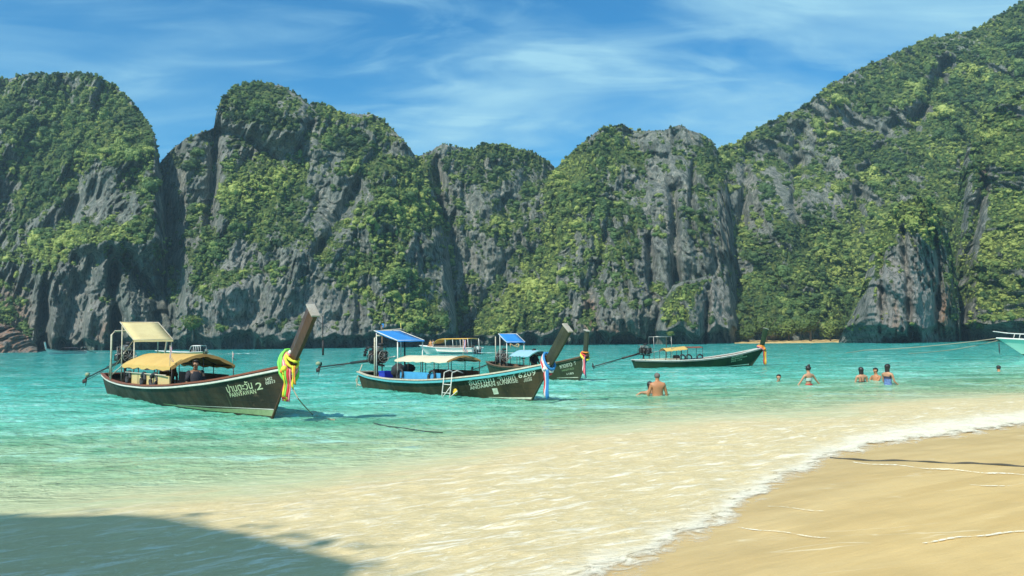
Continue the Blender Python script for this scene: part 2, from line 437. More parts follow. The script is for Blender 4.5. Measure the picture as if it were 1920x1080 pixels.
proto_col = bpy.data.collections.new('leaf_clumps')
for i, (sd_, nl, lf, sx, sy, sz) in enumerate([(1, 230, .17, 1, 1, .75), (2, 230, .16, 1.2, .9, .6), (3, 200, .19, .85, .9, 1.0), (4, 240, .15, 1.1, 1.1, .85), (5, 180, .20, .8, .8, 1.25), (6, 210, .17, 1.25, 1.0, .7)]):
    me = leaf_blob(sd_, nl, lf, sx, sy, sz); me.materials.append(M_leaf)
    o = bpy.data.objects.new('leaf_clump', me); proto_col.objects.link(o)

def scatter(name, P, scl, tint, rot, idx, parent=None):
    me = bpy.data.meshes.new(name)
    n = len(P); me.vertices.add(n); me.vertices.foreach_set('co', P.reshape(-1).astype(np.float32)); me.update()
    for k, v in (('scl', scl), ('tint', tint)):
        a = me.attributes.new(k, 'FLOAT', 'POINT'); a.data.foreach_set('value', v.astype(np.float32))
    a = me.attributes.new('idx', 'INT', 'POINT'); a.data.foreach_set('value', idx.astype(np.int32))
    a = me.attributes.new('rot', 'FLOAT_VECTOR', 'POINT'); a.data.foreach_set('vector', rot.reshape(-1).astype(np.float32))
    o = bpy.data.objects.new(name, me); COL.objects.link(o)
    ng = bpy.data.node_groups.new(name, 'GeometryNodeTree')
    ng.interface.new_socket('Geometry', in_out='INPUT', socket_type='NodeSocketGeometry')
    ng.interface.new_socket('Geometry', in_out='OUTPUT', socket_type='NodeSocketGeometry')
    N = ng.nodes; gi = N.new('NodeGroupInput'); go = N.new('NodeGroupOutput')
    ip = N.new('GeometryNodeInstanceOnPoints'); ci = N.new('GeometryNodeCollectionInfo')
    ci.inputs['Collection'].default_value = proto_col; ci.inputs['Separate Children'].default_value = True; ci.inputs['Reset Children'].default_value = True
    ip.inputs['Pick Instance'].default_value = True
    def na(nm, dt):
        q = N.new('GeometryNodeInputNamedAttribute'); q.data_type = dt; q.inputs['Name'].default_value = nm; return q.outputs['Attribute']
    m2p = N.new('GeometryNodeMeshToPoints')
    ng.links.new(gi.outputs[0], m2p.inputs[0]); ng.links.new(m2p.outputs[0], ip.inputs['Points'])
    ng.links.new(ci.outputs[0], ip.inputs['Instance'])
    ng.links.new(na('idx', 'INT'), ip.inputs['Instance Index'])
    ng.links.new(na('rot', 'FLOAT_VECTOR'), ip.inputs['Rotation'])
    ng.links.new(na('scl', 'FLOAT'), ip.inputs['Scale'])
    ng.links.new(ip.outputs[0], go.inputs[0])
    md = o.modifiers.new('scatter', 'NODES'); md.node_group = ng
    o['kind'] = 'stuff'
    if parent: o.parent = parent
    return o

def dirs(PX, PY):
    a = (PX - 960) / FOC; b = (540 - PY) / FOC
    D = [_f[i] + a * _R[i] + b * _U[i] for i in range(3)]
    return D[0] / D[1], D[2] / D[1]

def blobs(PX, PY, L):
    """soft elliptical patches (px, py, rx, ry, tilt in degrees, value)"""
    out = 0 * PX
    for (cx_, cy_, rx, ry, tl, val) in L:
        a = radians(tl); dx = PX - cx_; dy = PY - cy_
        u = (dx * cos(a) + dy * sin(a)) / rx; v = (-dx * sin(a) + dy * cos(a)) / ry
        out = out + val * np.exp(-(u * u + v * v) ** 1.5)
    return out

def poly_dist(PX, PY, pts):
    best = 1e9 + 0 * PX
    for (x0, y0), (x1, y1) in zip(pts[:-1], pts[1:]):
        dx, dy = x1 - x0, y1 - y0; tt = np.clip(((PX - x0) * dx + (PY - y0) * dy) / (dx * dx + dy * dy), 0, 1)
        best = np.minimum(best, np.hypot(PX - x0 - tt * dx, PY - y0 - tt * dy))
    return best

def cliff(seed, ridge, base, back, step=1.9, gam=1.6, lump=1.0, edges=(), vegbase=0.3, veg=(), pale=(), warm=(), gullies=(), relief=(),
          density=1.0, csize=1.0, tints=(), notch=1.0, rough=1.0, tintbase=.38):
    rx = [p[0] for p in ridge]; ry = [p[1] for p in ridge]
    x0, x1 = rx[0], rx[-1]
    nc = int((x1 - x0) / step) + 1
    px = np.linspace(x0, x1, nc)
    top = np.interp(px, rx, ry)
    top = top + 3.2 * fbm(px / 34., 0 * px, 0 * px + seed, 4) + 1.0 * pnoise(px / 5., 0 * px, 0 * px + seed)
    Yb = np.interp(px, [p[0] for p in base], [p[1] for p in base])
    Dk = np.interp(px, [p[0] for p in back], [p[1] for p in back])
    hor = 636 - (px - 960) * .0115
    bot = hor + FOC * (CAM_H + .6) / Yb                        # just under the waterline
    nr = int(max(bot.max() - top.min(), 30) / step) + 1
    v = np.linspace(0, 1, nr)[:, None]
    PXg = px[None, :] + 0 * v
    PYg = bot[None, :] + (np.minimum(top, bot - 2)[None, :] - bot[None, :]) * v
    TXg, TZg = dirs(PXg, PYg)
    Yd = Yb[None, :] + Dk[None, :] * v ** gam
    for (ex, w, amt, sgn) in edges:                            # massif turning away from us towards its side
        u_ = np.clip((PXg - (ex - sgn * w)) / w * sgn, 0, 1)
        Yd = Yd + amt * (1 - np.sqrt(np.maximum(1 - u_ * u_, 0)))
    # world-scale relief
    Wx = TXg * Yd; Wz = CAM_H + TZg * Yd
    s = float(seed) * 3.7
    O = 0 * Wx
    Yd = Yd + lump * 15 * fbm(Wx / 46., Wz / 52., O + s, 3)
    wx = 3.0 * fbm(Wx / 9., Wz / 20., O + s + 40, 3)                      # warp, so that nothing runs straight
    wz = 3.0 * fbm(Wx / 9., Wz / 14., O + s + 50, 3)
    Yd = Yd - lump * 4.6 * ridged((Wx + wx) / 14. + .25 * Wz / 15., (Wz + wz) / 30., O + s + 2, 3)
    for pts, w, amt in gullies:
        dd_ = poly_dist(PXg + 5 * wx / 5 * 1.2, PYg, pts); Yd = Yd + amt * (1 + .6 * pnoise(Wx / 6., Wz / 6., O + s)) * np.exp(-(dd_ / w) ** 2)
    Yd = Yd + blobs(PXg, PYg, relief)
    craggy = .55 + .9 * smooth(fbm(Wx / 22., Wz / 22., O + s + 60, 2), -.35, .45)
    # vertical flutes and spires
    f1_ = ridged((Wx + .45 * wx) / 4.4, (Wz + wz) / 24., O + s + 5, 3)
    f2_ = ridged((Wx + .25 * wx) / 1.8, (Wz + .5 * wz) / 8., O + s + 15, 3)
    Yd = Yd - rough * craggy * (1.9 * f1_ + .8 * f2_)
    # broken blocks
    Yd = Yd - rough * craggy * (1.5 * fbm((Wx + .3 * wx) / 3.0, (Wz + .4 * wz) / 5.5, O + s + 8, 4, .62))
    Yd = Yd - rough * craggy * (.55 * ridged((Wx + .3 * wx) / .95, Wz / 2.6, O + s + 21, 2) + .35 * fbm(Wx / .7, Wz / .9, O + s + 23, 2))
    # here and there a step or an overhang
    lm = smooth(fbm(Wx / 13., Wz / 9., O + s + 70, 2), .0, .4)
    led = (Wz + .9 * wz) / 6. + 1.5 * fbm(Wx / 12., Wz / 12., O + s, 3)
    fr = led - np.floor(led)
    Yd = Yd + rough * 1.7 * lm * fr * (1 - smooth(fr, .85, 1.)) 
    # wave-cut notch at the waterline
    hgt = Wz + 2.4 * fbm(Wx / 7., 0 * Wx, 0 * Wx + s, 3) 
    nt = np.clip(1 - hgt / 3.4, 0, 1)
    Yd = Yd + notch * 9.0 * (nt > 0) * nt ** .45
    Xw = TXg * Yd; Zw = CAM_H + TZg * Yd
    Pm = np.stack([Xw, Yd, Zw], -1)
    # normals for the vegetation mask (smoothed)
    k = 3
    def bl(a):
        for ax in (0, 1):
            a = (np.roll(a, k, ax) + np.roll(a, -k, ax) + np.roll(a, 1, ax) + a + np.roll(a, -1, ax)) / 5
        return a
    Ps = np.stack([bl(Pm[..., i]) for i in range(3)], -1)
    du = np.gradient(Ps, axis=1); dv = np.gradient(Ps, axis=0)
    nn = np.cross(du, dv); nn /= np.linalg.norm(nn, axis=-1)[..., None] + 1e-9
    nz = nn[..., 2] * np.sign(-nn[..., 1] + 1e-9)
    vg = vegbase + .34 + .8 * (nz - .35) + .34 * fbm(Xw / 14., Zw / 16., 0 * Xw + s + 3, 3, .6) + .34 * fbm(Xw / 3.6, Zw / 3.4, 0 * Xw + s + 33, 3, .6) - .10 * f1_ - .12 * f2_ + blobs(PXg, PYg, veg)
    vg = np.where(Zw < 3.0, vg - .8, vg)
    vg = np.clip(vg, 0, 1)
    pl = np.clip(blobs(PXg, PYg, pale) + .35 * (fbm(Xw / 14., Zw / 30., 0 * Xw + s + 30, 2) > .25), 0, 1)
    wm = np.clip(blobs(PXg, PYg, warm), 0, 1)
    # close the massif behind its ridge
    topP = Pm[-1]
    ext = []
    for q, (dy, fz) in enumerate([(6, .985), (16, .93), (30, .8), (45, .5), (55, 0.0)]):
        e = topP.copy(); e[:, 1] += dy; e[:, 0] *= (topP[:, 1] + dy) / topP[:, 1]; e[:, 2] = topP[:, 2] * fz - (2 if fz == 0 else 0); ext.append(e)
    Pall = np.concatenate([Pm, np.stack(ext)], 0)
    z5 = np.zeros((5, nc)); f = lambda a, b: np.concatenate([a, z5 + b], 0)
    rock = grid_mesh('limestone_cliff', Pall, M_rock, dict(veg=f(vg, .6), pale=f(pl, 0), warm=f(wm, 0)), True, 'structure')
    # foliage
    rs = np.random.RandomState(seed)
    pix = (step * step) * (bot - top)[None, :] / (bot - top).max()          # screen weight per vertex
    pr = (smooth(vg, .42, .62) * .8 + .2 * smooth(vg, .25, .42)) * density * pix / 17.
    pick = rs.rand(*vg.shape) < pr
    pick[:3] = False
    pts = Pm[pick]; n = len(pts)
    # clumps along the ridge break up the skyline
    rk = rs.rand(nc) < .34 * step / 2 * np.clip(density, 0, 1.3)
    rp = topP[rk]
    pts = np.concatenate([pts, rp]); m = len(rp)
    tn = tintbase + .42 * fbm(pts[:, 0] / 13., pts[:, 2] / 11., pts[:, 1] * 0 + s + 12, 4) + .19 * rs.randn(n + m) + .08
    if len(tints):
        tn[:n] += blobs(PXg[pick], PYg[pick], tints)
    sc = csize * (.26 + .62 * rs.rand(n + m) ** 2.2) * (1 + .9 * (rs.rand(n + m) > .93)) * (1 + .8 * (rs.rand(n + m) > .985)) * (1 + .9 * smooth(fbm(pts[:, 0] / 8., pts[:, 2] / 8., pts[:, 1] * 0 + s + 90, 2), .1, .5)) * np.clip(pts[:, 1] / 230., .55, 1.4)
    sc[n:] = np.minimum(sc[n:] * .62, .95)
    vv = (PXg * 0 + v)[pick]; sc[:n] = np.where(vv > .93, np.minimum(sc[:n], 1.0), sc[:n])
    pts = pts + np.stack([0 * sc, -.25 * sc, .25 * sc], -1)
    rot = np.stack([rs.uniform(-.3, .3, n + m), rs.uniform(-.3, .3, n + m), rs.uniform(0, 6.28, n + m)], -1)
    g = scatter('cliff_vegetation', pts, sc, np.clip(tn, 0, 1), rot, rs.randint(0, 6, n + m))
    return rock, g

# far saddle in the middle
cliff(3, [(690, 330), (760, 300), (790, 291), (830, 271), (865, 277), (880, 284), (905, 272), (930, 269), (960, 277), (1000, 284), (1030, 304), (1048, 322), (1120, 340)],
      [(690, 250), (800, 240), (900, 238), (1120, 250)], [(690, 60), (1120, 62)], vegbase=.24, csize=.95, lump=.85,
      veg=[(760, 420, 90, 110, 55, .50), (720, 540, 80, 90, 40, .30), (900, 285, 90, 20, 0, .35), (900, 420, 60, 100, 0, -.3), (870, 590, 60, 60, 0, .2)],
      gullies=[([(820, 300), (822, 420), (800, 560)], 9, 10), ([(1000, 420), (930, 520), (870, 640)], 10, 3)],
      tints=[(760, 430, 80, 120, 55, .35), (700, 600, 80, 60, 0, .2), (900, 300, 120, 40, 0, -.15)])
# right mountain
cliff(5, [(1325, 320), (1340, 285), (1350, 277), (1380, 268), (1420, 239), (1460, 221), (1500, 204), (1530, 180), (1560, 157), (1600, 134), (1650, 112), (1690, 95),
          (1740, 71), (1800, 64), (1830, 54), (1860, 35), (1890, 18), (1920, 2), (1990, -45), (2120, -90), (2250, -100)],
      [(1325, 244), (1500, 228), (1600, 240), (1800, 215), (2250, 190)], [(1325, 55), (1500, 90), (1700, 115), (1920, 140), (2250, 140)], step=2.2, gam=1.25, vegbase=.33, csize=1.0, lump=.8, rough=.62,
      veg=[(1560, 560, 130, 90, 0, .55), (1470, 590, 110, 50, 0, .5), (1600, 470, 90, 60, 0, .4), (1450, 350, 70, 90, 20, -.30), (1560, 350, 50, 70, 0, -.28), (1800, 200, 100, 90, 0, .30),
           (1700, 150, 60, 40, 0, .2), (1620, 250, 120, 50, -20, -.12), (1400, 480, 60, 80, 0, -.05), (1690, 300, 70, 60, 0, -.1), (1500, 450, 90, 40, 0, .25)],
      pale=[(1575, 345, 22, 70, 5, .7), (1440, 330, 20, 60, 0, .25), (1420, 400, 25, 70, 0, .25)],
      gullies=[([(1775, 120), (1740, 190), (1710, 240)], 14, 16), ([(1680, 230), (1620, 330), (1600, 430)], 14, 7), ([(1500, 240), (1490, 380), (1510, 460)], 12, 8), ([(1400, 280), (1390, 420)], 9, 7)],
      tints=[(1780, 260, 110, 120, 0, .16), (1560, 560, 130, 90, 0, .10), (1640, 470, 60, 70, 0, .2), (1450, 250, 60, 20, 0, -.1)])
# second massif
cliff(2, [(292, 345), (298, 318), (303, 300), (330, 275), (350, 258), (385, 245), (401, 240), (405, 213), (415, 185), (440, 163), (490, 153), (530, 162), (560, 179), (575, 195), (600, 193),
          (625, 202), (645, 214), (700, 214), (730, 235), (755, 262), (778, 292), (800, 335), (830, 400), (850, 520), (862, 640)],
      [(292, 228), (350, 212), (420, 205), (600, 205), (862, 222)], [(292, 50), (350, 40), (450, 76), (620, 75), (862, 40)], vegbase=.20, csize=.95, lump=.9,
      edges=[(292, 30, 6, -1), (862, 90, 3, 1)],
      veg=[(490, 350, 90, 26, -18, .55), (470, 400, 45, 45, 0, .28), (480, 200, 70, 40, 0, .22), (650, 260, 100, 30, 20, .2), (500, 500, 170, 90, 0, -.2), (560, 590, 200, 50, 0, -.35), (620, 360, 80, 60, 0, -.05),
           (740, 400, 60, 90, 40, .45), (700, 520, 90, 60, 20, .38), (400, 520, 25, 90, 20, .25), (630, 480, 40, 40, 0, .25), (350, 330, 30, 60, 0, -.15), (360, 620, 24, 26, 0, .7)],
      pale=[(560, 600, 190, 50, 0, .5), (450, 560, 60, 80, 0, .3), (590, 590, 25, 50, 0, .5)],
      gullies=[([(405, 245), (470, 260), (520, 300)], 10, 7), ([(410, 250), (400, 350), (390, 420)], 10, 7), ([(600, 200), (560, 280)], 8, 6), ([(700, 300), (640, 400), (600, 470)], 12, 6)],
      relief=[(490, 215, 90, 60, 0, -10)],
      tints=[(490, 350, 100, 30, -18, .45), (740, 420, 60, 110, 40, .38), (700, 560, 90, 60, 0, .15), (480, 200, 90, 50, 0, -.22), (360, 300, 60, 60, 0, -.2)])
# middle massif with its long green left flank
cliff(4, [(850, 648), (868, 615), (895, 570), (930, 522), (965, 458), (1000, 385), (1030, 335), (1045, 312), (1075, 284), (1100, 261), (1130, 240), (1150, 236), (1166, 231), (1185, 244), (1210, 246),
          (1250, 241), (1275, 236), (1290, 243), (1312, 249), (1335, 263), (1348, 290), (1362, 340), (1380, 450), (1392, 560), (1398, 645)],
      [(850, 236), (950, 228), (1100, 222), (1250, 222), (1398, 238)], [(850, 20), (1000, 60), (1200, 70), (1398, 45)], vegbase=.16, csize=.9, lump=.9,
      edges=[(850, 90, 8, -1), (1398, 40, 4, 1)],
      veg=[(1010, 450, 50, 190, 26, .60), (1130, 280, 70, 30, -20, .35), (1100, 420, 60, 90, 20, .18), (900, 620, 60, 40, 0, .35), (1240, 400, 70, 130, 0, -.30), (1180, 560, 120, 70, 0, -.22), (1330, 300, 40, 50, 0, .3),
           (1290, 560, 60, 30, 0, .3), (960, 600, 50, 40, 0, .2), (1170, 340, 50, 40, 0, .1)],
      pale=[(1180, 360, 30, 90, 0, .25), (1070, 590, 60, 45, 0, .35), (1180, 560, 60, 60, 0, .3), (1250, 330, 30, 70, 0, .2)],
      warm=[(1105, 595, 14, 40, 0, .9), (1170, 625, 40, 14, 0, .6)],
      gullies=[([(1218, 450), (1224, 560)], 8, 9), ([(1262, 360), (1268, 560)], 10, 12), ([(1300, 300), (1296, 430)], 7, 8), ([(1150, 380), (1120, 520)], 9, 6), ([(1335, 330), (1340, 520)], 8, 4)],
      tints=[(1010, 450, 60, 190, 26, .30), (1280, 560, 60, 30, 0, .35), (1130, 290, 80, 40, 0, .05)])
# left massif
cliff(1, [(-260, 190), (-120, 160), (-40, 152), (0, 148), (60, 139), (110, 138), (150, 137), (180, 142), (215, 160), (250, 194), (275, 226), (290, 250), (299, 300), (305, 340), (313, 420), (326, 500), (345, 580), (357, 655)],
      [(-260, 225), (0, 225), (200, 208), (357, 220)], [(-260, 80), (150, 80), (357, 34)], vegbase=.28, csize=1.0, lump=1.0,
      edges=[(357, 80, 24, 1)],
      veg=[(120, 230, 170, 80, 0, .40), (60, 340, 110, 70, 0, .28), (240, 300, 60, 50, 0, .3), (195, 385, 70, 55, 0, -.65), (70, 500, 90, 45, -10, .35), (200, 455, 110, 22, 0, .5), (150, 570, 160, 80, 0, -.5), (290, 520, 40, 50, 30, .25),
           (270, 600, 60, 60, 0, -.3)],
      pale=[(130, 560, 40, 70, 0, .75), (190, 580, 25, 60, 0, .8), (30, 590, 30, 40, 0, .3)],
      warm=[(10, 590, 45, 50, 0, .8), (195, 620, 20, 20, 0, .6)],
      gullies=[([(205, 470), (215, 560), (220, 650)], 12, 13), ([(85, 540), (80, 650)], 10, 12), ([(140, 380), (120, 470)], 10, 6), ([(240, 480), (290, 560), (300, 650)], 14, 8)],
      relief=[(195, 390, 70, 50, 0, 7), (200, 455, 120, 20, 0, -7), (60, 500, 90, 30, 0, -5)],
      tints=[(70, 500, 90, 50, -10, .35), (200, 450, 110, 24, 0, .38), (300, 520, 40, 60, 30, .3), (220, 320, 60, 40, 0, .18), (130, 190, 170, 50, 0, -.08)])
# small grey outcrop in the middle distance
cliff(6, [(1222, 640), (1232, 596), (1246, 560), (1262, 535), (1300, 523), (1330, 516), (1352, 520), (1368, 540), (1378, 580), (1386, 610), (1392, 638)],
      [(1222, 205), (1300, 196), (1392, 205)], [(1222, 12), (1392, 12)], vegbase=.02, csize=.8, lump=.35, edges=[(1222, 30, 14, -1), (1392, 30, 14, 1)],
      veg=[(1262, 580, 35, 45, 0, .6), (1300, 545, 25, 20, 0, .3)], pale=[(1345, 580, 30, 60, 0, .9)], tints=[(1262, 575, 40, 50, 0, .45)], gullies=[([(1325, 540), (1320, 640)], 6, 5)])
# near buttress on the right with its overhanging pale face
cliff(7, [(1572, 642), (1584, 614), (1598, 590), (1612, 556), (1622, 520), (1630, 480), (1648, 440), (1662, 410), (1682, 388), (1704, 374), (1722, 368), (1744, 376), (1760, 392), (1776, 430), (1788, 480), (1798, 560), (1806, 640)],
      [(1572, 190), (1640, 174), (1720, 170), (1806, 186)], [(1572, 6), (1720, 16), (1806, 8)], step=1.5, vegbase=-.10, csize=.78, lump=.38, gam=1.6, edges=[(1572, 40, 10, -1), (1806, 34, 10, 1)],
      veg=[(1700, 395, 80, 34, 0, 1.2), (1642, 455, 26, 70, 14, 1.2), (1606, 565, 26, 60, 14, 1.0), (1748, 430, 36, 46, 0, .8), (1788, 520, 20, 120, 0, .8)],
      pale=[(1690, 540, 70, 110, 0, .45), (1668, 560, 20, 80, 0, .9), (1730, 590, 30, 60, 0, .7), (1640, 590, 12, 50, 0, .7)], relief=[(1680, 520, 60, 110, 0, -3)], warm=[(1775, 590, 14, 40, 0, .8), (1678, 600, 8, 30, 0, .5)],
      gullies=[([(1752, 440), (1762, 520), (1750, 620)], 7, 6), ([(1694, 430), (1700, 520), (1706, 620)], 6, 4), ([(1655, 480), (1650, 620)], 5, 3)],
      tints=[(1700, 395, 90, 45, 0, .45), (1625, 520, 45, 110, 0, .4)], notch=1.0, rough=1.15)
# right-hand wall at the frame edge
cliff(8, [(1768, 645), (1776, 560), (1782, 470), (1790, 400), (1800, 330), (1815, 268), (1840, 224), (1880, 190), (1920, 168), (2010, 140), (2120, 120), (2250, 120)],
      [(1768, 215), (1830, 190), (1920, 180), (2250, 160)], [(1768, 20), (1850, 55), (2250, 70)], step=2.0, vegbase=.40, csize=.95, lump=.6, rough=.75, edges=[(1768, 60, 14, -1)],
      veg=[(1880, 520, 70, 120, 0, .35), (1822, 400, 14, 60, 0, -.25), (1800, 420, 36, 170, 0, .55), (1850, 250, 50, 30, 0, .4), (1870, 600, 60, 30, 0, -.1)],
      warm=[(1850, 270, 14, 40, 10, .5), (1845, 330, 10, 30, 0, .6)], gullies=[([(1845, 340), (1830, 430), (1808, 520)], 10, 6)],
      tints=[(1880, 500, 80, 150, 0, .28), (1850, 240, 50, 40, 0, .3)])
# low orange slab on the far left
cliff(9, [(-120, 600), (-40, 602), (0, 606), (18, 612), (40, 622), (58, 634), (70, 650)], [(-120, 175), (70, 182)], [(-120, 20), (70, 8)], step=1.6, vegbase=-.6, lump=.25, notch=.35, density=0, rough=.8,
      warm=[(0, 630, 140, 50, 0, 1.)], pale=[(0, 630, 140, 50, 0, .6)])

# far strip of beach at the foot of the right mountain
bx = np.linspace(1375, 1600, 90); prof = [(0, -.4), (3, .05), (8, .25), (14, .4), (30, .6)]
Pb = np.zeros((5, 90, 3))
for j, xx_ in enumerate(bx):
    y0 = 196 + 4 * sin(j * .11)
    txx = (xx_ - 960) / FOC
    for i, (a, b) in enumerate(prof): Pb[i, j] = (txx * (y0 + a), y0 + a, b + .06 * sin(j * .9 + i))
grid_mesh('far_beach', Pb, M_sand, dict(wet=np.zeros((5, 90))), True, 'structure')

# ---- haze between us and the far cliffs
hm = bpy.data.materials.new('haze'); hm.use_nodes = True
hn = hm.node_tree; hn.nodes.clear()
ho = hn.nodes.new('ShaderNodeOutputMaterial'); hv = hn.nodes.new('ShaderNodeVolumePrincipled')
hv.inputs['Color'].default_value = (.55, .85, 1.0, 1); hv.inputs['Density'].default_value = .00034; hv.inputs['Anisotropy'].default_value = .1
hn.links.new(hv.outputs[0], ho.inputs['Volume'])
bm = bmesh.new(); bmesh.ops.create_cube(bm, size=1)
hme = bpy.data.meshes.new('haze'); bm.to_mesh(hme); bm.free(); hme.materials.append(hm)
haze = bpy.data.objects.new('haze', hme); COL.objects.link(haze)
haze.scale = (1600, 1500, 330); haze.location = (0, 300, 155 - 4.5); haze['kind'] = 'stuff'

# ================================================================ LONGTAIL BOATS

def lerp_list(pts, x):
    if x <= pts[0][0]: return pts[0][1]
    for (a, va), (b, vb) in zip(pts[:-1], pts[1:]):
        if x <= b:
            t = (x - a) / (b - a); t = t if len(pts) < 3 else t
            return va + (vb - va) * t
    return pts[-1][1]
class Hull:
    """longtail hull: x forward from the stern, z up from the waterline"""
    BEAM = [(0, .40), (.08, .58), (.2, .80), (.38, .97), (.55, 1.0), (.68, .92), (.8, .70), (.9, .42), (.96, .20), (1, .035)]
    def __init__(s, L, sheer, beam, rake=.82, zk=-.38):
        s.L, s.sheer, s.beam, s.rake, s.zk = L, sheer, beam, rake, zk
        # smooth tables
        s.gt = s.tab(lambda u: lerp_list(sheer, u)); s.bt = s.tab(lambda u: lerp_list(s.BEAM, u))
    def tab(s, f, n=200, w=9):
        v = [f(i / n) for i in range(n + 1)]; o = []
        for i in range(n + 1):
            k = min(w, i, n - i); o.append(sum(v[i - k:i + k + 1]) / (2 * k + 1))
        return o
    def look(s, t, u):
        u = min(max(u, 0), 1) * 200; i = min(int(u), 199); return t[i] + (t[i + 1] - t[i]) * (u - i)
    def g(s, u): return s.look(s.gt, u)
    def xstem(s, z): return s.L + s.rake * z if z > 0 else s.L + 1.3 * z
    def xtran(s, z): return -.30 * z
    def X(s, u, z): return s.xtran(z) + u * (s.xstem(z) - s.xtran(z))
    def half(s, u, z):
        w = min(max((z - s.zk) / (s.g(u) - s.zk), 0), 1)
        p = .42 + .45 * min(max((u - .6) / .4, 0), 1)
        return s.beam * s.look(s.bt, u) * w ** p
    def at(s, x, z):
        u = (x - s.xtran(z)) / (s.xstem(z) - s.xtran(z)); return s.half(u, z)
    def gx(s, x):
        u = min(max(x / s.L, 0), 1)
        for _ in range(6):
            z = s.g(u); u = min(max((x - s.xtran(z)) / (s.xstem(z) - s.xtran(z)), 0), 1)
        return s.g(u)

class MB:
    """collects simple solids; build() links them as one mesh object"""
    def __init__(s): s.V = []; s.F = []; s.S = []
    def add(s, V, F, sm=False):
        k = len(s.V); s.V += [tuple(v) for v in V]; s.F += [tuple(k + i for i in f) for f in F]; s.S += [sm] * len(F); return s
    def box(s, c, size, rot=None, bevel=0.):
        bm = bmesh.new(); bmesh.ops.create_cube(bm, size=1)
        bmesh.ops.scale(bm, vec=size, verts=bm.verts)
        if bevel: bmesh.ops.bevel(bm, geom=list(bm.edges), offset=bevel, segments=2, affect='EDGES')
        M = Matrix.Translation(c)
        if rot is not None: M = M @ Euler(rot).to_matrix().to_4x4()
        bm.transform(M); bm.verts.index_update()
        s.add([v.co for v in bm.verts], [[v.index for v in f.verts] for f in bm.faces], False); bm.free(); return s
    def tube(s, pts, r, n=8, closed=False):
        pts = [Vector(p) for p in pts]; R = r if isinstance(r, (list, tuple)) else [r] * len(pts)
        V = []; F = []; m = len(pts); up = Vector((0, 0, 1))
        for i, p in enumerate(pts):
            a = pts[(i + 1) % m] if (closed or i < m - 1) else p; b = pts[i - 1] if (closed or i > 0) else p
            d = (a - b).normalized() if (a - b).length > 1e-9 else Vector((0, 0, 1))
            q = up if abs(d.dot(up)) < .93 else Vector((1, 0, 0))
            e1 = d.cross(q).normalized(); e2 = d.cross(e1)
            for k in range(n): t_ = 2 * pi * k / n; V.append(p + (e1 * cos(t_) + e2 * sin(t_)) * R[i])
        for i in range(m if closed else m - 1):
            j = (i + 1) % m
            for k in range(n): F.append((i * n + k, i * n + (k + 1) % n, j * n + (k + 1) % n, j * n + k))
        if not closed: F += [tuple(range(n))[::-1], tuple((m - 1) * n + k for k in range(n))]
        return s.add(V, F, True)
    def grid(s, G, thick=0., sm=True):
        """G[i][j] of points, optionally given thickness downwards"""
        nr, nc = len(G), len(G[0]); V = [Vector(p) for r_ in G for p in r_]
        F = [(i * nc + j, i * nc + j + 1, (i + 1) * nc + j + 1, (i + 1) * nc + j) for i in range(nr - 1) for j in range(nc - 1)]
        if thick:
            N = len(V); V += [v - Vector((0, 0, thick)) for v in V]
            F += [tuple(N + i for i in f[::-1]) for f in F]
            loop = [j for j in range(nc)] + [i * nc + nc - 1 for i in range(1, nr)] + [(nr - 1) * nc + j for j in range(nc - 2, -1, -1)] + [i * nc for i in range(nr - 2, 0, -1)]
            for a, b in zip(loop, loop[1:] + loop[:1]): F.append((b, a, N + a, N + b))
        return s.add(V, F, sm)
    def lathe(s, prof, c=(0, 0, 0), axis='Z', n=16, rot=None):
        V = []; F = []
        for r_, z in prof:
            for k in range(n):
                t_ = 2 * pi * k / n; V.append(Vector((r_ * cos(t_), r_ * sin(t_), z)))
        for i in range(len(prof) - 1):
            for k in range(n): F.append((i * n + k, i * n + (k + 1) % n, (i + 1) * n + (k + 1) % n, (i + 1) * n + k))
        F += [tuple(range(n))[::-1], tuple((len(prof) - 1) * n + k for k in range(n))]
        M = Matrix.Translation(c)
        if axis == 'X': M = M @ Matrix.Rotation(pi / 2, 4, 'Y')
        if axis == 'Y': M = M @ Matrix.Rotation(-pi / 2, 4, 'X')
        if rot is not None: M = M @ Euler(rot).to_matrix().to_4x4()
        return s.add([M @ v for v in V], F, True)
    def ball(s, c, r, sub=2, jit=0., seed=0):
        bm = bmesh.new(); bmesh.ops.create_icosphere(bm, subdivisions=sub, radius=1); rn = random.Random(seed)
        r = (r, r, r) if isinstance(r, (int, float)) else r
        s.add([Vector((c[0] + v.co.x * r[0] * (1 + rn.uniform(-jit, jit)), c[1] + v.co.y * r[1] * (1 + rn.uniform(-jit, jit)), c[2] + v.co.z * r[2] * (1 + rn.uniform(-jit, jit)))) for v in bm.verts],
              [[v.index for v in f.verts] for f in bm.faces], True); bm.free(); return s
    def torus(s, c, R, r, rot=(0, 0, 0), n=18, m=8):
        M = Matrix.Translation(c) @ Euler(rot).to_matrix().to_4x4()
        return s.tube([M @ Vector((R * cos(2 * pi * k / n), R * sin(2 * pi * k / n), 0)) for k in range(n)], r, m, True)
    def build(s, name, mat, parent=None, **kw):
        me = bpy.data.meshes.new(name); me.from_pydata(s.V, [], s.F); me.polygons.foreach_set('use_smooth', s.S); me.update()
        me.materials.append(mat)
        bm = bmesh.new(); bm.from_mesh(me); bmesh.ops.recalc_face_normals(bm, faces=bm.faces); bm.to_mesh(me); bm.free()
        o = bpy.data.objects.new(name, me); COL.objects.link(o)
        if parent: o.parent = parent
        return tag(o, **kw) if kw else o

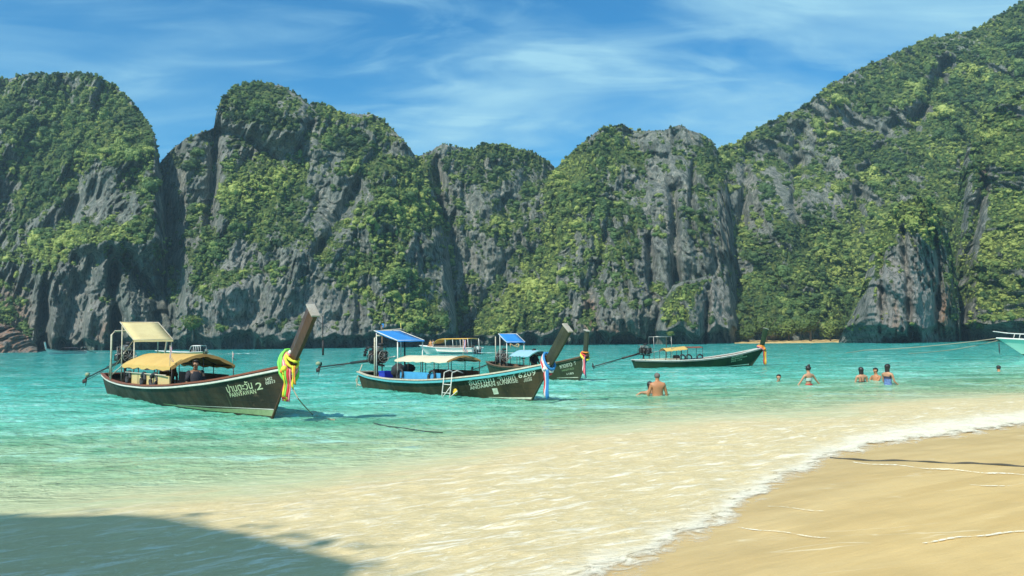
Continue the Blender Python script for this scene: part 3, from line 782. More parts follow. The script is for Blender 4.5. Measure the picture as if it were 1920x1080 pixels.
def hull_paint(name, a, b, c_):
    if name in _mats: return _mats[name]
    t = NT(name); V = t.tc.outputs['Object']
    n = t.noise(t.mapped(V, (1, 1, .35)), 1.3, 7, .65, .6); n2 = t.noise(t.mapped(V, (1, 1, 1)), 3.2, 7, .65, .3)
    c = t.mix(t.rng(n, .38, .62), a, b); c = t.mix(t.rng(n2, .60, .72, 0, .65), c, c_)
    # lengthwise plank seams
    sp = t.n.new('ShaderNodeSeparateXYZ'); t.link(V, sp.inputs[0])
    w = t.math('FRACT', t.math('MULTIPLY', t.math('ADD', sp.outputs[2], t.math('MULTIPLY', n, .05)), 6.2))
    seam = t.rng(t.math('ABSOLUTE', t.math('SUBTRACT', w, .5)), .0, .05, 1, 0)
    c = t.mix(t.math('MULTIPLY', seam, .55), c, (.02, .018, .012))
    sp2 = t.rng(t.noise(V, 14, 3, .7), .70, .76); c = t.mix(t.math('MULTIPLY', sp2, .5), c, (.34, .33, .24))
    # vertical runs of pale salt and green slime
    run = t.rng(t.noise(t.mapped(V, (2.2, 1, .12)), 2.0, 4, .6), .62, .72); c = t.mix(t.math('MULTIPLY', run, .30), c, (.15, .19, .10))
    t.set(color=c, rough=t.rng(n2, .3, .7, .5, .75), spec=.2)
    t.set(normal=t.bump(t.math('SUBTRACT', t.math('MULTIPLY', n2, .5), seam), .5, .02))
    _mats[name] = t.m; return t.m

M_wood = paint('old_timber', (.20, .12, .065), (.10, .06, .035), .7, stretch=(.3, 1, 1), scale=5, wear=.8)
M_deck = paint('deck_planks', (.16, .11, .07), (.08, .055, .04), .8, stretch=(.3, 2, 1), scale=5, wear=.9)
M_dark = paint('greasy_iron', (.035, .033, .032), (.09, .05, .03), .5, metal=.5, scale=9, wear=.6)
M_black = paint('black_rubber', (.018, .018, .02), (.04, .04, .042), .7, scale=5, wear=.6)
M_steel = paint('dull_steel', (.42, .41, .38), (.28, .20, .13), .42, metal=.6, scale=12, wear=.55)
M_white = paint('weathered_white', (.78, .76, .68), (.50, .44, .34), .55, scale=5, wear=.55)
M_pipe = paint('cream_pipe', (.62, .56, .42), (.35, .26, .16), .5, scale=9, wear=.6)
M_capw = paint('prow_cap_paint', (.46, .43, .36), (.30, .24, .18), .7, scale=6, wear=.7)
M_rope = paint('old_rope', (.42, .36, .24), (.22, .19, .13), .9, scale=30, wear=.8)
M_letter = paint('letter_paint', (.60, .66, .40), (.40, .45, .26), .6, scale=9, wear=.7)
M_letterw = paint('letter_paint_white', (.72, .74, .58), (.40, .40, .26), .6, scale=9, wear=.75)
M_green_l = paint('faded_green', (.28, .38, .18), (.16, .22, .10), .6, scale=7, wear=.6)

def side_board(h, x0, x1, y, z0, z1, n=8, th=.03):
    """upright board that follows the hull side at lateral factor y (sign gives the side)"""
    m = MB(); G = []
    for k in range(n + 1):
        x = x0 + (x1 - x0) * k / n; zt = z1(x) if callable(z1) else z1
        yy = y * h.at(x, h.gx(x) - .02)
        G.append((x, yy, z0, zt))
    V = []; F = []
    sg = 1 if y > 0 else -1
    for x, yy, a, b in G:
        a = max(a, h.gx(x) - .10); ya = sg * min(abs(yy), h.at(x, a) - .07)
        V += [(x, ya, a), (x, yy, b), (x, yy - sg * th, b), (x, ya - sg * th, a)]
    for i in range(n):
        for q in range(4): F.append((i * 4 + q, i * 4 + (q + 1) % 4, (i + 1) * 4 + (q + 1) % 4, (i + 1) * 4 + q))
    F += [(0, 1, 2, 3), (n * 4 + 3, n * 4 + 2, n * 4 + 1, n * 4)]
    return m.add(V, F)

def text_flat(body, font_shear=0.):
    cu = bpy.data.curves.new('lettering', 'FONT'); cu.body = body; cu.size = 1; cu.resolution_u = 2; cu.offset = .012; cu.shear = font_shear
    o = bpy.data.objects.new('lettering', cu); COL.objects.link(o)
    dg = bpy.context.evaluated_depsgraph_get(); me = bpy.data.meshes.new_from_object(o.evaluated_get(dg))
    bpy.data.objects.remove(o); bpy.data.curves.remove(cu)
    bm = bmesh.new(); bm.from_mesh(me); bmesh.ops.triangulate(bm, faces=bm.faces); bm.to_mesh(me); bm.free()
    return me

def hull_text(h, body, x0, z0, x1, z1, height, parent, mat, side=-1, name='lettering'):
    me = text_flat(body)
    if not me.vertices: return
    xs_ = [v.co.x for v in me.vertices]; ys_ = [v.co.y for v in me.vertices]
    a, b = min(xs_), max(xs_); c, d_ = min(min(ys_), 0), max(ys_)
    for v in me.vertices:
        u = (v.co.x - a) / (b - a); w = (v.co.y) / d_ * height
        if side > 0: u = 1 - u
        x = x0 + (x1 - x0) * u; z = z0 + (z1 - z0) * u + w
        x += .10 * w
        v.co = (x, side * (h.at(x, z) + .007), z)
    me.materials.clear(); me.materials.append(mat)
    o = bpy.data.objects.new(name, me); COL.objects.link(o); o.parent = parent; return o

def make_hull(root, h, M_out, M_in, M_rail, M_rub, rub_h=.05):
    nu, nw = 72, 14
    for nm in ('hull',):
        m = MB()
        us = [(i / nu) for i in range(nu + 1)]
        for sd_ in (-1, 1):
            G = []
            for u in us:
                g_ = h.g(u); row = []
                for j in range(nw + 1):
                    z = h.zk + (g_ - h.zk) * (j / nw); row.append((h.X(u, z), sd_ * h.half(u, z), z))
                G.append(row)
            m.grid(G)
        g_ = h.g(0); tr = [(h.X(0, z), y * h.half(0, z), z) for y in (-1, 1) for z in [h.zk + (g_ - h.zk) * j / nw for j in range(nw + 1)]]
        m.add(tr, [tuple(range(nw + 1)) + tuple(range(2 * nw + 1, nw, -1))])
        m.build('hull', M_out, root)
    # planked inside and floor
    m = MB(); ui = [i / 50 for i in range(1, 49)]
    for sd_ in (-1, 1):
        G = []
        for u in ui:
            g_ = h.g(u) - .01; row = []
            for j in range(7):
                z = .10 + (g_ - .10) * j / 6; row.append((h.X(u, z), sd_ * max(h.half(u, z) - .045, .004), z))
            G.append(row)
        m.grid(G)
    m.build('inner_planking', M_in, root)
    m = MB(); m.grid([[(h.X(u, .10), sd_ * max(h.half(u, .10) - .045, .004), .10) for sd_ in (-1, 0, 1)] for u in ui], .03); m.build('floor_boards', M_deck, root)
    # gunwale rails and rub rails, one of each per side
    for sd_ in (-1, 1):
        V = []; F = []; R_ = []
        n = 80
        for i in range(n + 1):
            u = i / n; g_ = h.g(u); x = h.X(u, g_); y = h.half(u, g_)
            V += [(x, sd_ * (y + .035), g_ + .0), (x, sd_ * (y + .03), g_ + .045), (x, sd_ * max(y - .06, -.01), g_ + .045), (x, sd_ * max(y - .06, -.01), g_ - .005)]
            zr = g_ - .015; yr_ = h.half(u, zr)
            R_ += [(x, sd_ * (yr_ + .002), zr), (x, sd_ * (yr_ + .028), zr - .01), (x, sd_ * (yr_ + .024), zr - rub_h), (x, sd_ * (h.half(u, zr - rub_h) - .002), zr - rub_h - .01)]
        for i in range(n):
            for q in range(4): F.append((i * 4 + q, i * 4 + (q + 1) % 4, (i + 1) * 4 + (q + 1) % 4, (i + 1) * 4 + q))
        F += [(0, 1, 2, 3), (n * 4 + 3, n * 4 + 2, n * 4 + 1, n * 4)]
        MB().add(V, F).build('gunwale', M_rail, root)
        MB().add(R_, F).build('rub_rail', M_rub, root)
    # transom top
    g0 = h.g(0); MB().box((h.X(0, g0) + .03, 0, g0 + .02), (.12, 2 * h.half(0, g0) + .08, .05)).build('transom_cap', M_rail, root)
    # fore deck
    m = MB(); G = [[(h.X(u, h.g(u) - .05), s_ * max(h.half(u, h.g(u) - .05) - .04, .005), h.g(u) - .05) for s_ in (-1, 0, 1)] for u in [.84 + .15 * i / 10 for i in range(11)]]
    m.grid(G, .03); m.build('fore_deck', M_deck, root)
    # ribs and thwarts
    for xx_ in [h.L * f_ for f_ in (.18, .30, .42, .55, .67, .77)]:
        y = h.at(xx_, .35) - .05; MB().box((xx_, 0, min(h.gx(xx_) - .12, .42)), (.22, 2 * y, .035)).build('thwart', M_wood, root)

def make_prow(root, h, top, base_z, M_out, M_cap, w0=.30, w1=.36, t0=.10, t1=.15):
    """raked stem post; its front edge carries on the line of the stem"""
    m = MB(); bz = base_z; n = 10
    b = Vector((h.xstem(bz), 0, bz)); T = Vector((top[0], 0, top[1]))
    V = []; F = []
    for i in range(n + 1):
        s_ = i / n; p = b.lerp(T, s_); d = (T - b).normalized(); bend = .05 * sin(pi * s_); w = w0 + (w1 - w0) * s_; t_ = t0 + (t1 - t0) * s_
        nrm = Vector((d.z, 0, -d.x))                       # forward and down
        fr = p + nrm * (.04 + bend * .4); bk = p - nrm * (w - .04)
        fr.x = max(fr.x, p.x) if i == 0 else fr.x
        V += [fr + Vector((0, -t_ * .28, 0)), fr + Vector((0, t_ * .28, 0)), bk.lerp(fr, .45) + Vector((0, t_ * .5, 0)), bk + Vector((0, t_ * .34, 0)), bk + Vector((0, -t_ * .34, 0)), bk.lerp(fr, .45) + Vector((0, -t_ * .5, 0))]
    for i in range(n):
        for q in range(6): F.append((i * 6 + q, i * 6 + (q + 1) % 6, (i + 1) * 6 + (q + 1) % 6, (i + 1) * 6 + q))
    F += [tuple(range(6))[::-1], tuple(n * 6 + q for q in range(6))]
    m.add(V, F); pr = m.build('prow_post', M_out, root)
    d = (T - b).normalized(); nrm = Vector((d.z, 0, -d.x)); c = T - nrm * (w1 * .5 - .04) + d * .025
    MB().box(c, (w1 + .03, t1 + .04, .04), (0, -atan2(nrm.z, nrm.x), 0), .008).build('prow_cap', M_cap, pr)
    # stem band down to the keel
    m = MB(); m.tube([(h.xstem(z) + .012, 0, z) for z in [h.zk * .8, -.1, 0, .3, .6, .9, min(1.2, bz + .2)]], .035, 6); m.build('stem', M_out, root)
    return T, d, nrm

def stripe(h, pts, root, mat, side=-1, name='waterline_stripe'):
    """pts: (x, z_low, z_high)"""
    G = []; n = 30
    for k in range(n + 1):
        x = pts[0][0] + (pts[-1][0] - pts[0][0]) * k / n
        lo = lerp_list([(p[0], p[1]) for p in pts] + [(pts[-1][0] + 1, pts[-1][1])], x); hi = lerp_list([(p[0], p[2]) for p in pts] + [(pts[-1][0] + 1, pts[-1][2])], x)
        G.append([(min(x, h.xstem(z) - .005), side * (h.at(min(x, h.xstem(z) - .005), z) + .006), z) for z in (lo, (lo + hi) / 2, hi)])
    return MB().grid(G).build(name, mat, root)

def canopy(root, x0, x1, hw, z_eave, z_ridge, mat, M_pole, zb=.5, mode='across', valance=.10, posts=3, tilt=0., sag=.02, skirt_mat=None, frame=True):
    nx, ny = 16, 12; G = []
    for i in range(nx + 1):
        s_ = i / nx; row = []
        for j in range(ny + 1):
            v = j / ny * 2 - 1
            if mode == 'across': a = 1 - abs(v) ** 1.7
            else: a = (1 - abs(2 * s_ - 1) ** 2.0) * (1 - .35 * abs(v) ** 2)
            z = z_eave + (z_ridge - z_eave) * a + tilt * (s_ - .5) - sag * abs(sin(s_ * pi * (posts - 1))) * .6 + .006 * sin(i * 2.3 + j * 1.7)
            row.append((x0 + (x1 - x0) * s_, v * hw, z))
        G.append(row)
    cp = MB().grid(G, .018).build('canopy', mat, root)
    if valance:
        for sd_ in (0, ny):
            g2 = [[Vector(G[i][sd_]) + Vector((0, (.012 if sd_ else -.012), -.0)), Vector(G[i][sd_]) + Vector((0, (.03 if sd_ else -.03), -valance * (1 + .25 * sin(i * 1.9))))] for i in range(nx + 1)]
            MB().grid(g2).build('valance', skirt_mat or mat, cp)
    if frame:
        for k in range(posts):
            s_ = k / (posts - 1) if posts > 1 else .5; i = int(round(s_ * nx)); x = x0 + (x1 - x0) * s_
            for sd_ in (-1, 1):
                MB().tube([(x, sd_ * (hw - .03), zb), (x, sd_ * (hw - .03), G[i][0][2] - .02)], .014, 6).build('canopy_pole', M_pole, root)
            MB().tube([Vector(G[i][j]) - Vector((0, 0, .03)) for j in range(0, ny + 1, 2)], .012, 6).build('canopy_hoop', M_pole, root)
        for sd_ in (0, ny):
            MB().tube([Vector(G[i][sd_]) - Vector((0, 0, .025)) for i in range(0, nx + 1, 2)], .012, 6).build('canopy_rail', M_pole, root)
    return cp

def front_flap(cp, x, hw, ze, zr, mat, drop):
    G = []
    for j in range(17):
        v = j / 8 - 1; z = ze + (zr - ze) * (1 - abs(v) ** 1.7); G.append([(x, v * hw, z), (x + .015, v * hw, z - drop * (1 + .2 * sin(j * 2.)))])
    MB().grid(G).build('front_flap', mat, cp)

def stern_roof(root, xa, za, xb, zb_, hw, mat, M_pole, zbase, edge=.07, poles=True):
    n = 10; G = [[(xa + (xb - xa) * i / n, v * hw, za + (zb_ - za) * i / n - .03 * sin(pi * i / n) + .004 * sin(i * 3 + v * 5)) for v in (-1, -.5, 0, .5, 1)] for i in range(n + 1)]
    rf = MB().grid(G, .02).build('stern_awning', mat, root)
    g2 = [[Vector(p) + Vector((.012, 0, 0)), Vector(p) + Vector((.03, 0, -edge))] for p in G[-1]]
    MB().grid(g2).build('awning_edge', mat, rf)
    rim = MB().tube([G[0][0], G[0][-1], G[-1][-1], G[-1][0]], .018, 6, True); rim.build('awning_frame', M_pole, root)
    if poles:
        for x, z in ((xa + .12, za - .05), (xb - .05, zb_ - .03)):
            for s_ in (-1, 1): MB().tube([(x, s_ * (hw - .04), zbase), (x, s_ * (hw - .04), z)], .02, 8).build('awning_pole', M_pole, root)
    return rf

def engine(root, ex, ez, shaft_end, s=1., y=0.):
    """car engine on its swivel with the long shaft and propeller behind it"""
    e = MB().box((ex, y, ez), (.62 * s, .34 * s, .36 * s), (0, .12, 0), .03).build('engine_block', M_dark, root)
    MB().box((ex + .02, y, ez + .25 * s), (.46 * s, .2 * s, .16 * s), (0, .12, 0), .03).build('rocker_cover', M_steel, e)
    MB().lathe([(.02, -.05), (.11, -.05), (.12, 0), (.11, .05), (.02, .05)], (ex + .12 * s, y + .08, ez + .40 * s), 'Z', 14).build('air_filter', M_black, e)
    fg = MB().torus((ex + .44 * s, y, ez + .02), .19 * s, .014, (0, pi / 2, 0), 20, 5)
    for k in range(5): a_ = k * pi / 5; fg.tube([(ex + .44 * s, y - cos(a_) * .19 * s, ez + .02 - sin(a_) * .19 * s), (ex + .44 * s, y + cos(a_) * .19 * s, ez + .02 + sin(a_) * .19 * s)], .007, 4)
    fg.build('fan_guard', M_steel, e)
    MB().box((ex + .40 * s, y, ez + .02), (.05, .30 * s, .32 * s), None, .01).build('radiator', M_dark, e)
    MB().box((ex + .12, y - .22 * s, ez - .02), (.22, .12, .2), None, .01).build('battery', M_black, e)
    for k in range(3): MB().tube([(ex - .34 + .3 * k, y - .2, ez - .22), (ex - .30 + .3 * k, y - .2, ez + .34 + .08 * (k % 2)), (ex - .30 + .3 * k, y + .2, ez + .34), (ex - .34 + .3 * k, y + .2, ez - .22)], .016, 6).build('guard_hoop', M_dark if k else M_steel, e)
    for k in range(4): MB().tube([(ex - .2 + .12 * k, y - .17 * s, ez + .12), (ex - .22 + .12 * k, y - .26 * s, ez + .05), (ex - .25 + .1 * k, y - .27 * s, ez - .15)], .022, 6).build('exhaust_branch', M_steel if k % 2 else M_dark, e)
    rn = random.Random(int(ex * 100))
    for k in range(9):
        a = Vector((ex + rn.uniform(-.35, .35), y + rn.uniform(-.22, .22), ez + rn.uniform(.0, .35))); b = Vector((ex + rn.uniform(-.4, .45), y + rn.uniform(-.25, .25), ez + rn.uniform(-.3, .2)))
        c = (a + b) / 2 + Vector((rn.uniform(-.2, .2), rn.uniform(-.25, .25), rn.uniform(.05, .25)))
        MB().tube([a.lerp(c, t_).lerp(c.lerp(b, t_), t_) for t_ in [i / 6 for i in range(7)]], rn.choice([.010, .016, .022]), 6).build('hose', rn.choice([M_black, M_dark, M_black]), e)
    MB().box((ex - .1, y + .16, ez + .18), (.16, .1, .14), None, .01).build('fuel_tank', M_white, e)
    # swivel post and cradle
    MB().tube([(ex - .05, y, ez - .2 * s), (ex - .05, y, .25)], .05, 8).build('swivel_post', M_dark, root)
    MB().box((ex - .05, y, ez - .24 * s), (.85 * s, .14, .06), (0, .12, 0)).build('cradle', M_dark, root)
    # tiller forward
    MB().tube([(ex + .3, y, ez - .12), (ex + .9, y, ez - .02), (ex + 1.35, y, ez + .02)], .022, 6).build('tiller', M_steel, root)
    a = Vector((ex - .3 * s, y, ez - .14)); b = Vector(shaft_end)
    MB().tube([a, a.lerp(b, .38)], .055, 8).build('shaft_housing', M_dark, root)
    sh = MB().tube([a.lerp(b, .36), b], .03, 8).build('drive_shaft', M_dark, root)
    MB().tube([a.lerp(b, .5) + Vector((0, 0, -.06)), a.lerp(b, .99) + Vector((0, 0, -.10))], .012, 6).build('stay', M_dark, sh)
    d = (b - a).normalized()
    p = MB()
    p.ball(b, (.06, .05, .05), 2)
    for k in range(2):
        an = k * pi + .5; w = Vector((0, sin(an), cos(an)))
        G = []
        for i in range(6):
            q = i / 5; cc = b + w * (.04 + .20 * q); t_ = d.cross(w); wd = .075 * sin(pi * (.15 + .8 * q)); tw = d * .05
            G.append([cc - t_ * wd - tw * (1 - q), cc, cc + t_ * wd + tw * (1 - q)])
        p.grid(G, .01)
    p.build('propeller', M_dark, root)
    MB().tube([b + Vector((.12, 0, -.02)), b + Vector((0, 0, -.2)), b + Vector((-.12, 0, -.34))], [.015, .02, .008], 6).build('skeg', M_dark, root)

# Thai flag cloth
def flag(root, x, y, z0, h_, w_, rz=0., name='flag'):
    pole = MB().tube([(x, y, z0 - .25), (x, y, z0 + h_ + .04)], .009, 6).build('flag_pole', M_pipe, root)
    cols = [(.55, .04, .04), (.75, .74, .70), (.04, .05, .25), (.04, .05, .25), (.75, .74, .70), (.55, .04, .04)]
    names = ['flag_red', 'flag_white', 'flag_blue', 'flag_blue', 'flag_white', 'flag_red']
    for k in range(6):
        G = []
        for i in range(9):
            u = i / 8; a = .05 * sin(u * 7 + k * .3) * u
            r_ = []
            for q in (0, 1):
                v = (k + q) / 6
                r_.append((x + (w_ * v * .5 + .01 + .05 * u) * cos(rz) - a * sin(rz), y + (w_ * v * .5 + .01) * sin(rz) + a * cos(rz), z0 + h_ * (1 - u)))
            G.append(r_)
        MB().grid(G).build('flag_stripe', paint(names[k], cols[k], tuple(c * .75 for c in cols[k]), .8, scale=4), pole)
    return pole

def boat_root(name_px, rz_deg, loc, label, group='wooden longtail boats moored in the bay'):
    return empty('longtail_boat', loc, radians(rz_deg), label, 'boat', group)

S1 = [(0, .70), (.1, .60), (.3, .53), (.5, .55), (.65, .64), (.8, .82), (.9, 1.02), (1, 1.26)]
S2 = [(0, .60), (.1, .50), (.3, .44), (.5, .47), (.65, .56), (.8, .72), (.9, .88), (1, 1.10)]
S4 = [(0, .50), (.1, .46), (.3, .42), (.5, .47), (.65, .57), (.8, .74), (.9, .93), (1, 1.12)]
M_yel = paint('yellow_canvas', (.60, .40, .115), (.50, .30, .08), .8, scale=1.2, wear=.6, bump=.3, bscale=12)
M_yel2 = paint('straw_tarpaulin', (.66, .55, .27), (.52, .40, .18), .8, scale=2, wear=.5, bump=.5, bscale=6)
M_org = paint('ochre_canvas', (.42, .24, .07), (.28, .14, .04), .8, scale=1.5, wear=.6)
M_blue = paint('blue_tarpaulin', (.035, .25, .62), (.02, .18, .50), .5, scale=2, wear=.5, bump=.3, bscale=10)
M_lblue = paint('light_blue_board', (.07, .36, .62), (.05, .26, .48), .6, scale=4, wear=.7)
M_cream = paint('cream_board', (.66, .50, .22), (.50, .36, .15), .6, scale=4, wear=.5)
M_red = paint('red_brown_board', (.24, .07, .03), (.14, .045, .025), .6, scale=4, wear=.6)
M_beige = paint('beige_canvas', (.68, .60, .42), (.50, .42, .28), .8, scale=2, wear=.5, bump=.3, bscale=8)
M_teal = paint('turquoise_rail', (.12, .48, .50), (.10, .36, .38), .5, scale=6, wear=.6)
M_prow = paint('prow_varnish', (.11, .045, .018), (.05, .024, .014), .4, scale=3, wear=.9, stretch=(1, 1, .4))
M_prow2 = paint('prow_moss', (.055, .055, .024), (.025, .028, .015), .6, scale=3, wear=.9)
M_hull1 = hull_paint('hull_olive_black', (.022, .022, .015), (.058, .042, .024), (.13, .10, .06))
M_hull2 = hull_paint('hull_brown_black', (.030, .030, .016), (.070, .056, .028), (.16, .14, .07))
M_hull4 = hull_paint('hull_bottle_green', (.020, .040, .020), (.035, .062, .026), (.16, .19, .07))
M_hull3 = hull_paint('hull_green_brown', (.035, .045, .022), (.055, .062, .030), (.12, .12, .06))

def pale_blotches(h, root, L_, mat):
    for x, z, w, hh_ in L_:
        G = [[(x + w * a_, -(h.at(x + w * a_, z + hh_ * b_) + .006), z + hh_ * b_) for b_ in (-.5, .5)] for a_ in (-.5, 0, .5)]
        MB().grid(G).build('paint_run', mat, root)

# ---------------- boat 1, nearest
W1s, W1b = Vector((-14.583, 29.449, 0)), Vector((-5.679, 18.967, 0))
h1 = Hull(13.75, S1, .98)
b1 = boat_root('', -49.65, W1s, 'nearest longtail boat, dark hull lettered PARNTAWAN 2, yellow canopies and a garlanded brown prow')
make_hull(b1, h1, M_hull1, M_wood, M_red, M_white)
make_prow(b1, h1, (15.92, 2.36), 1.0, M_prow, M_capw, .30, .36, .12, .17)
stripe(h1, [(8.0, .075, .09), (10.9, .03, .10), (12.6, .05, .17), (13.9, .06, .21)], b1, M_green_l)
stripe(h1, [(9.0, .10, .107), (13.9, .215, .235)], b1, M_white, name='waterline_trim')
hull_text(h1, 'ปานตะวัน', 12.11, .555, 13.24, .70, .20, b1, M_letter)
hull_text(h1, 'PARNTAWAN', 12.14, .44, 13.32, .585, .105, b1, M_letter)
hull_text(h1, '2', 13.37, .66, 13.63, .70, .17, b1, M_letter)
hull_text(h1, '5452', 13.80, .885, 14.08, .93, .07, b1, M_letterw)
hull_text(h1, '00313', 13.78, .80, 14.15, .86, .07, b1, M_letterw)
c1 = canopy(b1, 4.45, 9.15, .88, 1.16, 1.49, M_yel, M_dark, .5, posts=4, valance=.10)
front_flap(c1, 9.16, .88, 1.16, 1.49, M_org, .09)
MB().tube([(9.13, 0, .5), (9.13, 0, 1.53)], .014, 6).build('canopy_pole', M_dark, b1)
stern_roof(b1, 2.95, 2.52, 4.54, 1.92, .61, M_yel2, M_pipe, .55)
MB().tube([(2.6, -.78, .6), (2.6, -.78, 2.1), (2.68, -.70, 2.22), (2.7, .5, 2.24), (2.72, .92, 2.2), (2.72, 1.0, 2.08), (2.72, .8, .6)], .032, 8).build('stern_hoop', M_pipe, b1)
MB().tube([(1.2, -.5, .68), (2.6, -.78, 1.3)], .02, 6).build('brace', M_pipe, b1)
MB().tube([(4.4, -.86, 1.14), (1.9, -.66, .66)], .018, 6).build('brace', M_pipe, b1)
MB().tube([(4.5, -.6, 1.9), (2.7, -.78, .9)], .012, 6).build('brace', M_rope, b1)
side_board(h1, 4.7, 8.85, -.90, .35, .89, th=.035).build('side_screen', M_cream, b1)
side_board(h1, 4.7, 8.85, .90, .35, .87, th=.035).build('side_screen', M_red, b1, label='red brown board on the far side')
MB().tube([(4.75, -.88, .91), (8.8, -.90, .91)], .018, 6).build('screen_rail', M_pipe, b1)
# pink and red bunting under the canopy edge
m = MB(); G = []
for i in range(25):
    u = i / 24; x = 4.5 + 4.4 * u; dz = .04 + .05 * abs(sin(u * 9)); G.append([(x, -.84, 1.10), (x, -.835, 1.10 - dz)])
m.grid(G).build('bunting', paint('pink_bunting', (.62, .16, .15), (.62, .40, .34), .8, scale=3, wear=.9), b1)
engine(b1, 1.35, 1.35, (-4.35, 0, .42), 1.15)
MB().ball((-4.15, 0, .56), (.14, .09, .09), 2).build('float', paint('mossy_float', (.30, .34, .20), (.16, .2, .1), .8), b1)
flag(b1, 9.0, -.86, 1.28, .42, .26)
flag(b1, 9.1, .84, 1.28, .22, .14)
for (x, r_) in ((5.05, .16), (6.7, .16), (7.75, .17)):
    o = MB().torus((0, 0, 0), r_, .055, (radians(80), 0, 0)).build('tyre_fender', M_black, None)
    y = -.90 * h1.at(x, h1.gx(x)) - .03
    o.location = b1.matrix_basis @ Vector((x, y, .74)) if False else (Matrix.Translation(W1s) @ Matrix.Rotation(radians(-49.65), 4, 'Z')) @ Vector((x, y, .76))
    o.rotation_euler = (0, 0, radians(-49.65) + (.25 if x > 7 else 0))
    tag(o, {5.05: 'black tyre at the stern end of the yellow side screen', 6.7: 'black tyre against the middle of the yellow side screen', 7.75: 'black tyre at the bow end of the yellow side screen'}[x], 'tyre', 'tyres hung inside the nearest boat')

# ---------------- boat 2, Andaman Sunrise
W2s = Vector((-5.585, 30.964, 0)); A2 = -51.87
h2 = Hull(9.86, S2, .86)
b2 = boat_root('', A2, W2s, 'longtail boat lettered ANDAMAN SUNRISE, turquoise rail, blue stern awning and beige canopy')
make_hull(b2, h2, M_hull2, M_wood, M_pipe, M_teal, .07)
make_prow(b2, h2, (11.57, 1.99), .85, M_prow2, M_capw, .28, .33, .11, .14)
stripe(h2, [(8.2, .05, .065), (9.0, .05, .09), (9.95, .07, .13)], b2, M_letterw)
hull_text(h2, 'อันดามัน', 7.62, .395, 8.70, .537, .17, b2, M_letterw)
hull_text(h2, 'ซันไชท์', 8.84, .556, 9.52, .645, .17, b2, M_letterw)
hull_text(h2, '6209', 9.62, .67, 10.24, .78, .155, b2, M_letterw)
hull_text(h2, 'ANDAMAN SUNRISE', 7.58, .265, 9.56, .555, .105, b2, M_letterw)
hull_text(h2, '1', 8.47, .155, 8.68, .18, .18, b2, M_letterw)
hull_text(h2, 'ภูเก็ต', 9.80, .62, 10.06, .68, .06, b2, M_letterw)
hull_text(h2, '01538', 9.76, .555, 10.06, .62, .05, b2, M_letterw)
c2 = canopy(b2, 3.2, 6.5, .64, 1.14, 1.28, M_beige, M_dark, .5, posts=5, valance=.06)
front_flap(c2, 6.51, .64, 1.14, 1.30, M_org, .06)
stern_roof(b2, 1.5, 2.17, 3.2, 1.80, .55, M_blue, M_white, .5, .04)
MB().tube([(1.55, -.55, .5), (1.55, -.55, 1.9), (1.62, -.5, 1.98), (1.95, -.45, 2.0)], .03, 8).build('stern_hoop', M_pipe, b2)
MB().tube([(2.6, .1, .4), (2.6, .1, 1.9)], .03, 8).build('awning_post', M_dark, b2)
MB().tube([(.75, .2, .6), (.75, .2, 2.4)], .022, 8).build('mast', M_wood, b2)
MB().tube([(.75, .2, 2.2), (2.2, .2, 2.22)], .015, 6).build('roof_pole', M_pipe, b2)
MB().tube([(2.1, .25, 2.15), (2.05, .25, 2.45)], .016, 6).build('roof_stick', paint('yellow_stick', (.6, .5, .1), None, .6), b2)
MB().grid([[(.72, .2, 2.30), (.86, .2, 2.31)], [(.74, .22, 2.37), (.88, .2, 2.39)], [(.73, .19, 2.44), (.84, .21, 2.46)]]).build('pennant', M_blue, b2)
side_board(h2, 3.6, 6.15, -.84, .2, .74).build('side_screen', M_lblue, b2)
side_board(h2, 3.6, 6.35, .86, .3, .78).build('side_screen', M_red, b2, label='dark brown board on the far side')
m = MB(); m.ball((2.75, -.25, .72), (.30, .26, .26), 3, .09, 3); m.ball((3.15, -.05, .82), (.24, .22, .16), 3, .09, 5); m.box((2.9, -.2, .45), (.5, .4, .4), None, .05)
o = m.build('tarpaulin_bundle', M_black); o.location = W2s; o.rotation_euler = (0, 0, radians(A2)); tag(o, 'black tarpaulin bundle humped up beside the blue crate on the beige canopied boat', 'bundle')
def crate(sx, sy, sz, mat, lip=.02):
    m = MB(); t_ = .02
    m.box((0, 0, t_ / 2), (sx, sy, t_))
    for s_ in (-1, 1): m.box((0, s_ * (sy - t_) / 2, sz / 2 + t_ / 2 + .001), (sx, t_, sz - t_)); m.box((s_ * (sx - t_) / 2, 0, sz / 2 + t_ / 2 + .001), (t_ * .98, sy - 2.1 * t_, sz - t_))
    m.box((0, sy / 2 + .008, sz - .03), (sx + .04, .014, .03)); m.box((0, -sy / 2 - .008, sz - .03), (sx + .04, .014, .03))
    return m.build('crate', mat)
o = crate(.42, .34, .24, paint('deep_blue_plastic', (.02, .03, .42), (.015, .02, .3), .4))
o.location = (Matrix.Translation(W2s) @ Matrix.Rotation(radians(A2), 4, 'Z')) @ Vector((2.15, -.42, .47)); o.rotation_euler = (0, 0, radians(A2)); tag(o, 'deep blue plastic crate beside the black tarpaulin bundle', 'crate')
engine(b2, .75, 1.2, (-4.4, 0, .70), 1.15)
m = MB(); 
for k in range(10):
    a = k / 9 * pi * .9 + .1; m.box((.62 - .42 * cos(a), -.24, 1.22 + .36 * sin(a)), (.10, .12, .03), (0, -a + pi / 2, 0))
m.build('engine_cowl', M_black, b2)
MB().ball((-4.5, 0, .85), (.16, .10, .09), 2).build('float', paint('mossy_float', (.30, .34, .20), (.16, .2, .1), .8), b2)
